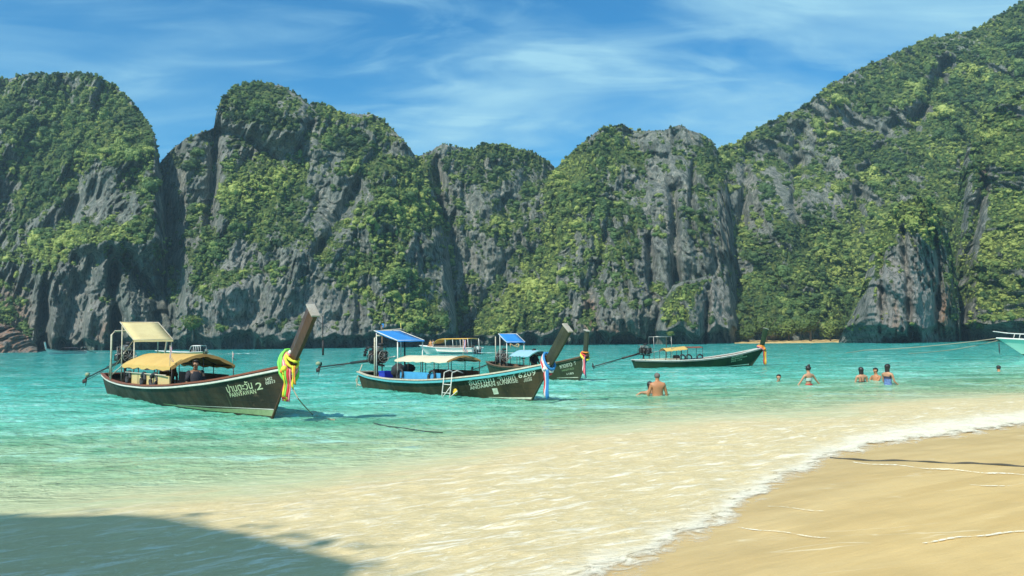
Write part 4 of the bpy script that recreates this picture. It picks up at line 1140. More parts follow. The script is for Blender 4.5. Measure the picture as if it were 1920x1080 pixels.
# hoses looped over the transom
MB().torus((-.35, -.15, .28), .2, .022, (radians(90), .3, .4)).build('hose_loop', M_pipe, b2)
MB().tube([(.1, -.3, .9), (-.1, -.36, .5), (-.35, -.3, .1), (-.4, -.3, -.1)], .02, 6).build('hose_loop', M_pipe, b2)
flag(b2, 6.45, 0, 1.38, .42, .28)
for (x, lb) in ((3.7, 'black tyre at the stern end of the light blue side screen'), (5.75, 'black tyre at the bow end of the light blue side screen')):
    o = MB().torus((0, 0, 0), .19, .04, (radians(82), 0, 0)).build('tyre_fender', M_black)
    o.location = (Matrix.Translation(W2s) @ Matrix.Rotation(radians(A2), 4, 'Z')) @ Vector((x, -.84 * h2.at(x, h2.gx(x)) - .05, .62)); o.rotation_euler = (0, 0, radians(A2))
    tag(o, lb, 'tyre', 'tyres hung in the beige canopied boat')
# boarding ladder hooked over the rail
lad = empty('boarding_ladder', (Matrix.Translation(W2s) @ Matrix.Rotation(radians(A2), 4, 'Z')) @ Vector((6.9, 0, 0)), radians(A2), 'white tubular boarding ladder hooked over the turquoise rail, a yellow float on it', 'ladder')
yb = -(h2.at(6.9, .5) + .05)
for xo in (-.22, .22):
    MB().tube([(xo, yb + .32, h2.gx(6.9) + .18), (xo, yb + .1, h2.gx(6.9) + .26), (xo, yb - .08, h2.gx(6.9) + .2), (xo, yb - .12, h2.gx(6.9) - .1), (xo - .02, yb - .22, -.35)], .018, 8).build('ladder_rail', M_white, lad)
for zz_ in (.42, .16, -.08): MB().tube([(-.22, yb - .14 - (.4 - zz_) * .12, zz_), (.22, yb - .14 - (.4 - zz_) * .12, zz_)], .014, 8).build('rung', M_white, lad)
MB().tube([(.22, yb - .16, .35), (-.1, yb - .3, -.05)], .014, 6).build('ladder_strut', M_white, lad)
MB().tube([(.62, yb - .16, .25), (.35, yb - .3, .02)], .014, 6).build('ladder_strut', M_white, lad)
MB().torus((.50, yb - .16, .22), .065, .035, (radians(85), 0, 0)).ball((.50, yb - .16, .22), .05, 2).build('yellow_float', paint('yellow_plastic', (.70, .48, .03), (.5, .33, .02), .4), lad)

# ---------------- boat 3, behind boat 2
W3s = Vector((-1.045, 42.751, 0)); A3 = -68.03
h3 = Hull(10.05, S2, .80)
b3 = boat_root('', A3, W3s, 'longtail boat partly hidden behind the beige canopied one, small blue awning and green canopy')
make_hull(b3, h3, M_hull3, M_wood, M_wood, M_hull3)
make_prow(b3, h3, (11.0, 2.07), .85, M_prow2, M_capw, .26, .30, .10, .13)
stripe(h3, [(8.5, .10, .115), (10.1, .17, .20)], b3, M_letterw)
hull_text(h3, 'หาดยาว ๕', 9.05, .52, 10.15, .70, .16, b3, M_letterw)
hull_text(h3, 'HADYAO', 9.1, .40, 9.95, .52, .08, b3, M_green_l)
hull_text(h3, '1185', 9.35, .26, 9.85, .32, .08, b3, M_letterw)
c3 = canopy(b3, 3.9, 6.25, .60, 1.02, 1.28, paint('pale_blue_canvas', (.30, .50, .58), (.22, .40, .48), .7), M_dark, .45, posts=3, valance=.03)
front_flap(c3, 6.26, .60, 1.02, 1.28, paint('green_canvas', (.05, .22, .20), (.12, .34, .32), .7, scale=2, wear=.9), .05)
stern_roof(b3, 2.1, 2.08, 3.2, 1.66, .5, M_blue, M_white, .5, .03)
MB().tube([(.9, -.2, .5), (.9, -.2, 1.95)], .025, 8).build('mast', M_pipe, b3)
m = MB()
for s_ in (0, 1):
    m.tube([(3.25, -.3 + .1 * s_ + .05 * k, 1.58 - .10 * sin(pi * k / 8) - .06 * s_) for k in range(9)], .02, 6)
m.tube([(3.26, .12, 1.58), (3.27, .14, 1.35)], .02, 6).tube([(3.26, -.32, 1.58), (3.27, -.30, 1.38)], .02, 6)
m.build('garland_string', paint('garland_cream', (.66, .58, .30), (.5, .18, .08), .8, scale=9, wear=.8), b3)
engine(b3, 1.3, .85, (-3.6, 0, .05), 1.1)
MB().tube([(1.3, .1, 1.1), (1.35, .1, 1.55)], .018, 6).build('exhaust_pipe', M_dark, b3)
MB().lathe([(.02, 0), (.16, .01), (.03, .06)], (4.6, -.2, .85), 'Z', 12).build('seat_top', M_dark, b3)
MB().tube([(4.6, -.2, .3), (4.6, -.2, .86)], .02, 6).build('seat_post', M_dark, b3)

# ---------------- boat 4, farther right
W4s = Vector((7.203, 47.135, 0)); A4 = 11.06
h4 = Hull(7.3, S4, .72)
b4 = boat_root('', A4, W4s, 'dark green longtail boat lying side-on right of the others, small yellow canopy, orange ribbons')
make_hull(b4, h4, M_hull4, M_wood, M_white, M_steel, .05)
make_prow(b4, h4, (8.46, 2.21), .95, M_hull4, M_capw, .26, .30, .09, .12)
stripe(h4, [(4.9, .015, .03), (5.8, .03, .07), (7.15, .10, .16)], b4, M_letterw)
hull_text(h4, 'ลิงค์ทะเล', 5.80, .50, 6.60, .64, .10, b4, M_letter)
hull_text(h4, 'RUNGTIWA', 5.82, .385, 6.95, .58, .09, b4, M_letter)
hull_text(h4, 'PPE 136', 5.84, .27, 6.60, .40, .075, b4, M_letter)
canopy(b4, 1.68, 3.05, .50, 1.08, 1.22, M_yel, M_dark, .4, posts=3, valance=.05, tilt=.10)
canopy(b4, 3.07, 4.02, .48, 1.20, 1.25, M_red, M_dark, .45, posts=2, valance=.03)
MB().tube([(1.0, -.4, .4), (1.0, -.4, 1.84), (1.0, .4, 1.84), (1.0, .4, .4)], .025, 8).build('stern_hoop', M_steel, b4)
MB().tube([(2.1, -.4, .4), (2.1, -.4, 1.84), (2.1, .4, 1.84), (2.1, .4, .4)], .025, 8).build('stern_hoop', M_steel, b4)
for s_ in (-.4, .4): MB().tube([(1.0, s_, 1.84), (2.1, s_, 1.84)], .022, 8).build('hoop_rail', M_steel, b4)
MB().box((1.5, 0, .52), (2.2, .9, .06)).build('stern_deck', M_beige, b4)
engine(b4, .55, 1.02, (-2.6, 0, .16), .95)
MB().box((2.45, -.2, .62), (.3, .3, .26), None, .02).build('locker', M_dark, b4)
for (x, lb) in ((2.75, 'left one of three black tyres showing above the green boat rail'), (3.15, 'middle one of three black tyres showing above the green boat rail'), (3.85, 'right one of three black tyres showing above the green boat rail')):
    o = MB().torus((0, 0, 0), .17, .045, (radians(85), 0, 0)).build('tyre_fender', M_black)
    o.location = (Matrix.Translation(W4s) @ Matrix.Rotation(radians(A4), 4, 'Z')) @ Vector((x, -.42, .60)); o.rotation_euler = (0, 0, radians(A4)); tag(o, lb, 'tyre', 'tyres in the green boat')

# ---------------- garlands and ribbons tied round the prows
def prow_pt(h, top, bz, s_):                                   # point up the stem line, s_ = 0 at base
    b = Vector((h.xstem(bz), 0, bz)); T = Vector((top[0], 0, top[1])); return b.lerp(T, s_), (T - b).normalized()
def wrap(W, A, h, top, bz, label, loops, tails, knots=(), flower=None):
    root = empty('prow_garland', W, radians(A), label, 'garland', 'garlands and ribbons tied round the prows')
    for (s_, rad, thick, mat, tilt, dz) in loops:
        p, d = prow_pt(h, top, bz, s_); n = Vector((d.z, 0, -d.x)); c = p - n * .11
        pts = []
        for k in range(20):
            a = 2 * pi * k / 20
            q = c + n * (cos(a) * rad * 1.15) + Vector((0, 1, 0)) * (sin(a) * rad * .75) + d * (tilt * cos(a)) + Vector((0, 0, dz * max(0, cos(a))))
            pts.append(q)
        m = MB(); m.tube(pts, [thick * (1 + .25 * sin(k * 2.4)) for k in range(20)], 7, True)
        m.build('garland_loop', mat, root)
    for (s_, x_off, y_off, L_, w, mat) in tails:
        p, d = prow_pt(h, top, bz, s_); p = p + Vector((x_off, y_off, 0)); G = []
        for i in range(13):
            u = i / 12; z = p.z - L_ * u; sw_ = .014 * sin(u * 5 + y_off * 40) * u
            G.append([(p.x + sw_ - w * .5 + .01 * sin(u * 14), p.y + sw_, z), (p.x + sw_, p.y + sw_ - .02 - .015 * sin(u * 9), z), (p.x + sw_ + w * .5, p.y + sw_ + .01, z - .01)])
        g = MB().grid(G); gm = g.build('ribbon_tail', mat, root)
        sl = gm.modifiers.new('thickness', 'SOLIDIFY'); sl.thickness = .004
    for (s_, xo, yo, zo, r_, mat) in knots:
        p, d = prow_pt(h, top, bz, s_); MB().ball(p + Vector((xo, yo, zo)), r_, 2, .16, int(r_ * 1000)).build('knot', mat, root)
    return root
def cloth(name, c): return paint('ribbon_' + name, c, tuple(v * .8 for v in c), .7, scale=9, wear=.4)
c_lime = cloth('lime', (.22, .72, .10)); c_yel = cloth('yellow', (.78, .74, .05)); c_red = cloth('red', (.68, .05, .06)); c_pink = cloth('pink', (.80, .22, .26))
c_org = cloth('orange', (.80, .28, .03)); c_wht = cloth('white', (.78, .76, .70)); c_blu = cloth('blue', (.03, .22, .50)); c_nvy = cloth('navy', (.03, .04, .10)); c_brn = cloth('dark_red', (.35, .05, .04))
T1 = (15.92, 2.36)
wrap(W1s, -49.65, h1, T1, 1.0, 'lime, yellow, pink and red garlands with long ribbons round the nearest brown prow',
     [(.10, .30, .035, c_lime, -.16, 0), (.14, .27, .03, c_lime, -.20, 0), (.22, .18, .035, c_yel, -.02, 0), (.27, .16, .03, c_yel, .05, 0), (.15, .22, .035, c_pink, -.12, 0), (.12, .23, .03, c_red, -.15, 0), (.09, .24, .03, c_org, -.16, 0), (.17, .20, .03, c_wht, -.10, 0), (.19, .20, .03, c_pink, -.08, 0), (.06, .20, .035, c_org, -.10, 0)],
     [(.15, -.06 + .026 * k, -.14 - .016 * ((k * 5) % 4), .58 + .05 * ((k * 7) % 4), .034, [c_red, c_pink, c_red, c_yel, c_org, c_yel, c_red, c_lime, c_pink, c_red, c_yel, c_red, c_org, c_pink][k]) for k in range(14)] + [(.20, .28, -.12, .5, .04, c_yel), (.20, .33, -.10, .42, .035, c_org)],
     [(.33, -.24, -.05, .05, .07, c_pink), (.38, -.26, -.05, .05, .05, c_wht), (.16, .06, -.2, -.02, .07, c_yel), (.12, .02, -.2, -.02, .06, c_org), (.10, .08, -.18, -.03, .05, c_yel)])
wrap(W2s, A2, h2, (11.57, 1.99), .85, 'red, white and blue ribbons round the mossy prow of the beige canopied boat',
     [(.12, .22, .035, c_red, -.12, 0), (.17, .22, .035, c_wht, -.10, 0), (.22, .22, .035, c_blu, -.08, 0), (.08, .20, .025, c_wht, -.12, 0)],
     [(.10, .00, -.13, .78, .06, c_red), (.10, .035, -.14, .80, .035, c_wht), (.10, .075, -.13, .84, .07, c_blu), (.10, .12, -.12, .80, .05, c_blu), (.10, -.03, -.12, .74, .04, c_red)],
     [(.10, .02, -.15, .0, .06, c_wht)])
wrap(W3s, A3, h3, (11.0, 2.07), .85, 'yellow and red ribbons round the farther, partly hidden prow',
     [(.16, .20, .04, c_yel, -.10, 0), (.24, .18, .03, c_red, -.04, 0), (.3, .15, .03, c_org, .02, 0)],
     [(.18, .02, -.12, .72, .07, c_red), (.18, .08, -.11, .78, .05, c_pink), (.18, -.04, -.12, .62, .05, c_wht), (.2, .12, -.1, .9, .04, c_nvy)],
     [(.18, -.14, -.1, .0, .07, c_yel)])
wrap(W4s, A4, h4, (8.46, 2.21), .95, 'orange and pink cloth round the prow of the green boat',
     [(.06, .20, .05, c_pink, -.08, 0), (.12, .20, .05, c_org, -.04, 0), (.18, .16, .04, c_org, .0, 0)],
     [(.06, .00, -.14, .92, .08, c_brn), (.06, .07, -.14, .96, .08, c_org), (.06, .13, -.13, .92, .06, c_yel), (.06, .17, -.12, .94, .05, c_pink)],
     [(.08, .03, -.16, .0, .09, c_org)])

# ================================================================ PEOPLE
def skin(name, c): return paint('skin_' + name, c, tuple(v * .78 for v in c), .5, scale=5, wear=.5, bump=.05, sub=.05)
M_sk1 = skin('tanned', (.50, .22, .10)); M_sk2 = skin('light', (.52, .27, .15)); M_sk3 = skin('brown', (.30, .15, .08))
M_hair = paint('black_hair', (.018, .014, .012), (.04, .03, .025), .45, scale=30, stretch=(3, 3, .5)); M_greyhair = paint('grey_hair', (.17, .14, .12), (.07, .06, .05), .7, scale=20)
M_eye = paint('eye_dark', (.02, .015, .012), None, .3); M_lip = paint('lips', (.35, .10, .08), None, .5); M_teeth = paint('teeth', (.8, .78, .72), None, .4)

STAND = dict(pelvis=(0, 0, .93), waist=(0, .01, 1.08), chest=(0, .01, 1.27), upper=(0, -.01, 1.40), neck=(0, .0, 1.49), head=(0, .015, 1.57), brow=(0, .02, 1.655), crown=(0, .0, 1.715),
             shl=(-.185, -.01, 1.405), ell=(-.25, -.02, 1.12), wrl=(-.27, .06, .87), shr=(.185, -.01, 1.405), elr=(.25, -.02, 1.12), wrr=(.27, .06, .87),
             hipl=(-.095, 0, .88), knl=(-.11, .03, .49), anl=(-.11, -.01, .09), tol=(-.13, .14, .03), hipr=(.095, 0, .88), knr=(.11, .03, .49), anr=(.11, -.01, .09), tor=(.13, .14, .03))
SIT = dict(STAND, hipl=(-.10, .04, .90), knl=(-.14, .46, .92), anl=(-.14, .48, .50), tol=(-.14, .62, .45), hipr=(.10, .04, .90), knr=(.14, .46, .92), anr=(.14, .48, .50), tor=(.14, .62, .45),
           wrl=(-.16, .30, 1.0), wrr=(.16, .30, 1.0), ell=(-.25, .05, 1.12), elr=(.25, .05, 1.12))
def body_mesh(J, build=1.0, fem=False):
    V = []; E = []; Rr = []
    def v(p, r): V.append(Vector(p)); Rr.append(r if isinstance(r, tuple) else (r, r)); return len(V) - 1
    def chain(a, pts):
        for p, r in pts: b = v(p, r); E.append((a, b)); a = b
        return a
    B = build
    pe = v(J['pelvis'], (.145 * B, .105 * B))
    wa = chain(pe, [(J['waist'], ((.115 if fem else .135) * B, .09 * B))]); ch = chain(wa, [(J['chest'], ((.135 if fem else .158) * B, .105 * B))])
    up = chain(ch, [(J['upper'], (.12 * B, .085 * B))])
    nk = chain(up, [(J['neck'], .052)]); hd = chain(nk, [(J['head'], (.062, .068))]); br = chain(hd, [(J['brow'], (.078, .092))]); chain(br, [(J['crown'], (.055, .065))])
    f = (Vector(J['brow']) - Vector(J['neck'])); ax = Vector(J['shr']) - Vector(J['shl']); fw = Vector((0, 0, 1)).cross(ax).normalized() if J.get('face') is None else Vector(J['face'])
    h0 = Vector(J['head']); chain(hd, [(h0 + fw * .045 + Vector((0, 0, -.01)), .030)])
    chain(br, [(Vector(J['brow']) + fw * .088 + Vector((0, 0, -.035)), .016), (Vector(J['brow']) + fw * .102 + Vector((0, 0, -.055)), .012)])
    sd_ = fw.cross(Vector((0, 0, 1)))
    for s_ in (-1, 1): chain(br, [(Vector(J['brow']) + sd_ * s_ * .082 + Vector((0, 0, -.03)), .014)])
    for S_, s_ in (('l', -1), ('r', 1)):
        sh, el, wr = (Vector(J[k + S_]) for k in ('sh', 'el', 'wr'))
        a = chain(up, [(sh, .062 * B), (sh.lerp(el, .45), .047 * B), (el, .038 * B), (el.lerp(wr, .35), .037 * B), (wr, .025)])
        d = (wr - el).normalized(); pn = Vector((s_, 0, 0)) - d * d.x * s_; pn = pn.normalized() if pn.length > .1 else Vector((0, 1, 0)); q = d.cross(pn)
        pm = wr + d * .055; a = chain(a, [(pm, (.030, .017))])
        for i, (o, L_) in enumerate(((-.030, .062), (-.010, .075), (.010, .070), (.028, .052))):
            b0 = pm + d * .032 + q * o; chain(a, [(b0, .0095), (b0 + d * L_ * .5 - pn * .006, .0085), (b0 + d * L_ * .95 - pn * .02, .007)])
        tb = wr + d * .02 - q * .030; k = v(tb, .011); E.append((a, k)); chain(k, [(tb + d * .03 - q * .018, .010), (tb + d * .055 - q * .022, .008)])
        hp, kn, an, to = (Vector(J[k + S_]) for k in ('hip', 'kn', 'an', 'to'))
        chain(pe, [(hp, (.085 * B, .09 * B)), (hp.lerp(kn, .5), .072 * B), (kn, .052 * B), (kn.lerp(an, .35), .052 * B), (an, .034), (an.lerp(to, .5) + Vector((0, 0, -.01)), (.035, .025)), (to, (.035, .018))])
    me = bpy.data.meshes.new('body'); me.from_pydata([tuple(p) for p in V], E, []); me.update()
    o = bpy.data.objects.new('body', me); COL.objects.link(o)
    m = o.modifiers.new('skin', 'SKIN'); m.use_smooth_shade = True
    for sv, r in zip(me.skin_vertices[0].data, Rr): sv.radius = r; sv.use_root = False
    me.skin_vertices[0].data[0].use_root = True
    ss = o.modifiers.new('sub', 'SUBSURF'); ss.levels = 1; ss.render_levels = 1
    dg = bpy.context.evaluated_depsgraph_get(); res = bpy.data.meshes.new_from_object(o.evaluated_get(dg))
    bpy.data.objects.remove(o); res.polygons.foreach_set('use_smooth', [True] * len(res.polygons))
    return res, fw

def loft(rings, mat, name, parent, n=20, open_=True):
    V = []; F = []
    for (cx_, cy_, z, rx_, ry_) in rings:
        for k in range(n): a = 2 * pi * k / n; V.append((cx_ + rx_ * cos(a), cy_ + ry_ * sin(a), z + .004 * sin(3 * a)))
    for i in range(len(rings) - 1):
        for k in range(n): F.append((i * n + k, i * n + (k + 1) % n, (i + 1) * n + (k + 1) % n, (i + 1) * n + k))
    return MB().add(V, F, True).build(name, mat, parent)

def person(loc, rz, label, J, skin_m, scale=1.0, build=1.0, fem=False, group=None):
    root = empty('person', loc, radians(rz), label, 'person', group); root.scale = (scale,) * 3
    me, fw = body_mesh(J, build, fem); me.materials.append(skin_m)
    o = bpy.data.objects.new('body', me); COL.objects.link(o); o.parent = root
    b = Vector(J['brow']); sd_ = fw.cross(Vector((0, 0, 1)))
    for s_ in (-1, 1): MB().ball(b + fw * .084 + sd_ * s_ * .032 + Vector((0, 0, -.012)), (.012, .010, .009), 2).build('eye', M_eye, root)
    MB().ball(Vector(J['head']) + fw * .072 + Vector((0, 0, .012)), (.022, .012, .008), 2).build('mouth', M_lip, root)
    return root, fw
def hair_cap(root, J, fw, mat, thick=.012, drop=-.02, face_open=.045, sc=1.0):
    """hair that covers the skull and leaves the face free"""
    b = Vector(J['brow']) + Vector((0, 0, .012)); sd_ = fw.cross(Vector((0, 0, 1)))
    bm = bmesh.new(); bmesh.ops.create_icosphere(bm, subdivisions=3, radius=1); rn = random.Random(3)
    for v in bm.verts:
        q = v.co.copy(); j = 1 + rn.uniform(-.03, .05)
        v.co = b + sd_ * q.x * (.084 + thick) * j * sc + fw * q.y * (.098 + thick) * j * sc + Vector((0, 0, q.z * (.088 + thick) * j * sc))
    dl = [v for v in bm.verts if (v.co - b).dot(fw) > face_open and (v.co - b).z < .045 or (v.co - b).z < drop - .07]
    bmesh.ops.delete(bm, geom=dl, context='VERTS')
    me = bpy.data.meshes.new('hair'); bm.to_mesh(me); bm.free(); me.materials.append(mat); me.polygons.foreach_set('use_smooth', [True] * len(me.polygons))
    o = bpy.data.objects.new('hair', me); COL.objects.link(o); o.parent = root; sl = o.modifiers.new('t', 'SOLIDIFY'); sl.thickness = .01
    return o
def long_hair(root, J, fw, mat, length, width=.09, spread=.02):
    b = Vector(J['brow']); sd_ = fw.cross(Vector((0, 0, 1))); G = []
    for i in range(12):
        u = i / 11; row = []
        for k in range(9):
            a = (k / 8 - .5) * pi * 1.05; w = (width + spread * u) * (1 - .35 * u ** 3)
            row.append(b + sd_ * sin(a) * w - fw * (cos(a) * (.085 - .01 * u) + .012) + Vector((0, 0, .05 - length * u + .006 * sin(k * 2.7))))
        G.append(row)
    o = MB().grid(G).build('long_hair', mat, root); sl = o.modifiers.new('t', 'SOLIDIFY'); sl.thickness = .035; return o

# grey-haired man seen from behind
J = dict(STAND, ell=(-.27, .0, 1.15), wrl=(-.30, .14, .95), elr=(.27, .02, 1.14), wrr=(.31, .10, .90))
sc_ = 1.0; r, fw = person((4.36, 24.29, -1.02), 3, 'bare-backed man with cropped grey hair standing waist-deep', J, M_sk1, 1.0, 1.22)
hair_cap(r, J, fw, M_greyhair, .004, -.02, .03)
loft([(0, 0, 1.02, .188, .142), (0, 0, .99, .192, .145), (0, 0, .92, .195, .148), (0, 0, .86, .19, .145)], paint('black_trunks', (.02, .02, .025), None, .7), 'swim_trunks', r)
# companion mostly hidden behind him, reaching to the left
J = dict(STAND, ell=(-.36, .02, 1.38), wrl=(-.60, .0, 1.26), elr=(.26, .15, 1.2), wrr=(.2, .35, 1.1), chest=(-.02, .01, 1.27), upper=(-.03, .0, 1.38), shl=(-.19, .0, 1.37), shr=(.15, .0, 1.38), neck=(-.03, .0, 1.47), head=(-.03, .02, 1.54), brow=(-.03, .02, 1.625), crown=(-.03, 0, 1.68))
r, fw = person((4.30, 25.1, -1.24), 20, 'person in a grey top half hidden by the bare-backed man, arm reaching left', J, M_sk2, .97, 1.0, True)
hair_cap(r, J, fw, M_hair, .012); long_hair(r, J, fw, M_hair, .2)
loft([(0, 0, 1.05, .135, .11), (-.005, .005, 1.18, .150, .125), (-.01, .01, 1.30, .158, .128), (-.015, .0, 1.355, .145, .115)], paint('grey_top', (.16, .16, .15), (.10, .10, .10), .8), 'top', r)
# laughing head
J = dict(STAND, ell=(-.36, .1, 1.25), wrl=(-.45, .3, 1.2), elr=(.36, .1, 1.25), wrr=(.45, .3, 1.2))
r, fw = person((10.24, 31.01, -1.42), 172, 'laughing swimmer with only head and shoulders above the water, facing the beach', J, M_sk2, 1.0, 1.05)
hair_cap(r, J, fw, M_hair, .006, .0, .02)
MB().ball(Vector(J['head']) + fw * .078 + Vector((0, 0, .010)), (.026, .010, .012), 2).build('teeth', M_teeth, r)
# woman with spread arms
J = dict(STAND, ell=(-.33, .06, 1.17), wrl=(-.47, .12, .97), elr=(.34, -.02, 1.20), wrr=(.52, -.02, 1.02))
J = {k: (Vector(v) if not isinstance(v, Vector) else v) for k, v in J.items()}
r, fw = person((10.60, 28.84, -.96), 22, 'woman in a red bikini bottom wading, both arms held out', J, M_sk2, .96, .92, True)
hair_cap(r, J, fw, M_hair, .016); MB().ball(Vector(J['crown']) + Vector((0, -.03, .055)), .05, 2, .08).build('hair_bun', M_hair, r)
loft([(0, 0, 1.09, .140, .112), (0, 0, 1.03, .152, .122), (0, 0, .94, .160, .130), (0, 0, .84, .155, .13)], paint('red_cloth', (.55, .04, .03), (.40, .03, .02), .7), 'bikini_bottom', r)
loft([(0, .01, 1.20, .134, .108), (0, .01, 1.26, .142, .118), (0, .01, 1.31, .138, .112)], paint('mint_cloth', (.45, .60, .50), (.30, .42, .36), .7), 'bikini_top', r)
# long black hair, seen from behind
J = dict(STAND, ell=(-.25, .02, 1.14), wrl=(-.27, .20, 1.0), elr=(.25, .02, 1.14), wrr=(.27, .20, 1.0))
r, fw = person((13.17, 30.4, -1.13), 4, 'woman chest-deep with long straight black hair down her back, seen from behind', J, M_sk2, .98, .95, True)
hair_cap(r, J, fw, M_hair, .014); long_hair(r, J, fw, M_hair, .34, .09, .0)
loft([(0, .01, 1.13, .132, .103), (0, .01, 1.17, .138, .108), (0, .01, 1.21, .142, .112)], paint('black_trunks', (.02, .02, .025), None, .7), 'bikini_band', r)
for s_ in (-1, 1): MB().tube([(s_ * .05, -.115, 1.18), (s_ * .06, -.105, 1.32), (s_ * .09, -.06, 1.425), (s_ * .09, .05, 1.40)], .009, 6).build('strap', paint('black_trunks', (.02, .02, .025)), r)
# dark-haired swimmer between them
J = dict(STAND, ell=(-.24, .22, 1.24), wrl=(-.12, .46, 1.16), elr=(.28, .06, 1.18), wrr=(.2, .25, 1.1))
r, fw = person((13.98, 30.98, -1.18), 118, 'short-haired swimmer chest-deep with one arm stretched towards the long-haired woman', J, M_sk1, .98, 1.0)
hair_cap(r, J, fw, M_hair, .012)
# woman in the blue skirt
J = dict(STAND, ell=(-.22, .06, 1.13), wrl=(-.22, .26, .98), elr=(.24, .06, 1.13), wrr=(.27, .27, .97))
r, fw = person((13.19, 28.33, -.95), -62, 'wading woman in a blue patterned skirt and dark top, dark long hair', J, M_sk2, .98, .92, True)
hair_cap(r, J, fw, M_hair, .014); long_hair(r, J, fw, M_hair, .36, .085, .01)
loft([(0, .01, 1.235, .140, .114), (0, .01, 1.14, .134, .110), (0, 0, 1.06, .136, .112), (0, 0, 1.0, .155, .126), (0, 0, .92, .170, .145), (0, 0, .80, .185, .165), (0, 0, .65, .20, .18)], paint('blue_pattern', (.03, .07, .28), (.30, .45, .62), .7, scale=14, wear=.7), 'skirt', r)
loft([(0, .005, 1.24, .138, .112), (0, .01, 1.28, .142, .114), (0, .01, 1.32, .142, .114)], paint('navy_top', (.03, .035, .07), None, .7), 'top', r)
# far head on the right
J = dict(STAND)
r, fw = person((22.99, 38.04, -1.46), 10, 'lone swimmer far to the right, only the back of a dark head above the water', J, M_sk1, 1.0, 1.0)
hair_cap(r, J, fw, M_hair, .012, -.03)

def to_world(W, A, p): return (Matrix.Translation(W) @ Matrix.Rotation(radians(A), 4, 'Z')) @ Vector(p)
def shirt(r, J, mat, B=1.0):
    loft([(0, .01, .90, .165 * B, .135 * B), (0, .01, 1.08, .158 * B, .125 * B), (0, .01, 1.27, .175 * B, .130 * B), (0, -.005, 1.38, .165 * B, .115 * B), (0, -.0, 1.445, .10, .08)], mat, 'shirt', r)
    for s_, k in ((-1, 'l'), (1, 'r')):
        a = Vector(J['sh' + k]); b = Vector(J['el' + k]); MB().tube([a + Vector((-s_ * .03, 0, .01)), a, a.lerp(b, .5), a.lerp(b, .8)], [.07, .075, .064, .062], 10).build('sleeve', mat, r)
M_shb = paint('black_shirt', (.02, .02, .025), (.04, .04, .05), .8); M_sho = paint('orange_brown_shirt', (.36, .13, .04), (.25, .09, .03), .8)
# crew: floor of the boat is low, seat top of these figures is their 0.83
J = dict(SIT)
r, fw = person(to_world(W1s, -49.65, (5.6, .15, .42 - .83)), -49.65 - 90, 'seated boatman in an orange brown shirt and dark hat under the yellow canopy', J, M_sk3, 1.0, 1.05); shirt(r, J, M_sho, 1.12)
hair_cap(r, J, fw, M_hair, .01); b = Vector(J['brow']); MB().lathe([(.02, .115), (.085, .11), (.105, .05), (.11, .035), (.18, .02), (.18, .012), (.10, .012)], b, 'Z', 20).build('hat', M_shb, r)
r, fw = person(to_world(W1s, -49.65, (9.15, -.22, .40 - .83)), -49.65 - 90, 'person in black clothes sitting at the front pole of the yellow canopy', J, M_sk3, 1.0, 1.05); shirt(r, J, M_shb, 1.05); hair_cap(r, J, fw, M_hair, .012)
r, fw = person(to_world(W3s, A3, (5.45, 0, .42 - .83)), A3 - 70, 'boatman in dark clothes sitting under the green canopy of the hidden boat', J, M_sk3, 1.0, 1.05); shirt(r, J, M_shb, 1.05); hair_cap(r, J, fw, M_hair, .012)

# ================================================================ FAR BOATS
class Hull2(Hull):
    BEAM = [(0, .92), (.1, .96), (.3, 1.0), (.55, .98), (.7, .88), (.82, .68), (.92, .38), (.97, .2), (1, .05)]
M_gel = paint('white_gelcoat', (.78, .76, .70), (.62, .58, .48), .35, scale=2, wear=.4)
M_glass = paint('dark_glass', (.03, .04, .05), None, .1)
M_mint = paint('mint_gelcoat', (.42, .70, .55), (.34, .60, .47), .35, scale=1, wear=.4)
M_bottom = paint('dark_green_bottom', (.02, .07, .05), (.03, .05, .03), .6)
M_yroof = paint('yellow_roof', (.72, .42, .06), (.60, .30, .04), .5)
def outboard(root, x, y, z, mat):
    o = MB().box((x, y, z + .45), (.34, .30, .42), (0, .1, 0), .07).build('outboard_motor', mat, root)
    MB().box((x + .02, y, z - .05), (.16, .12, .7), (0, .12, 0), .03).build('motor_leg', M_dark, o)
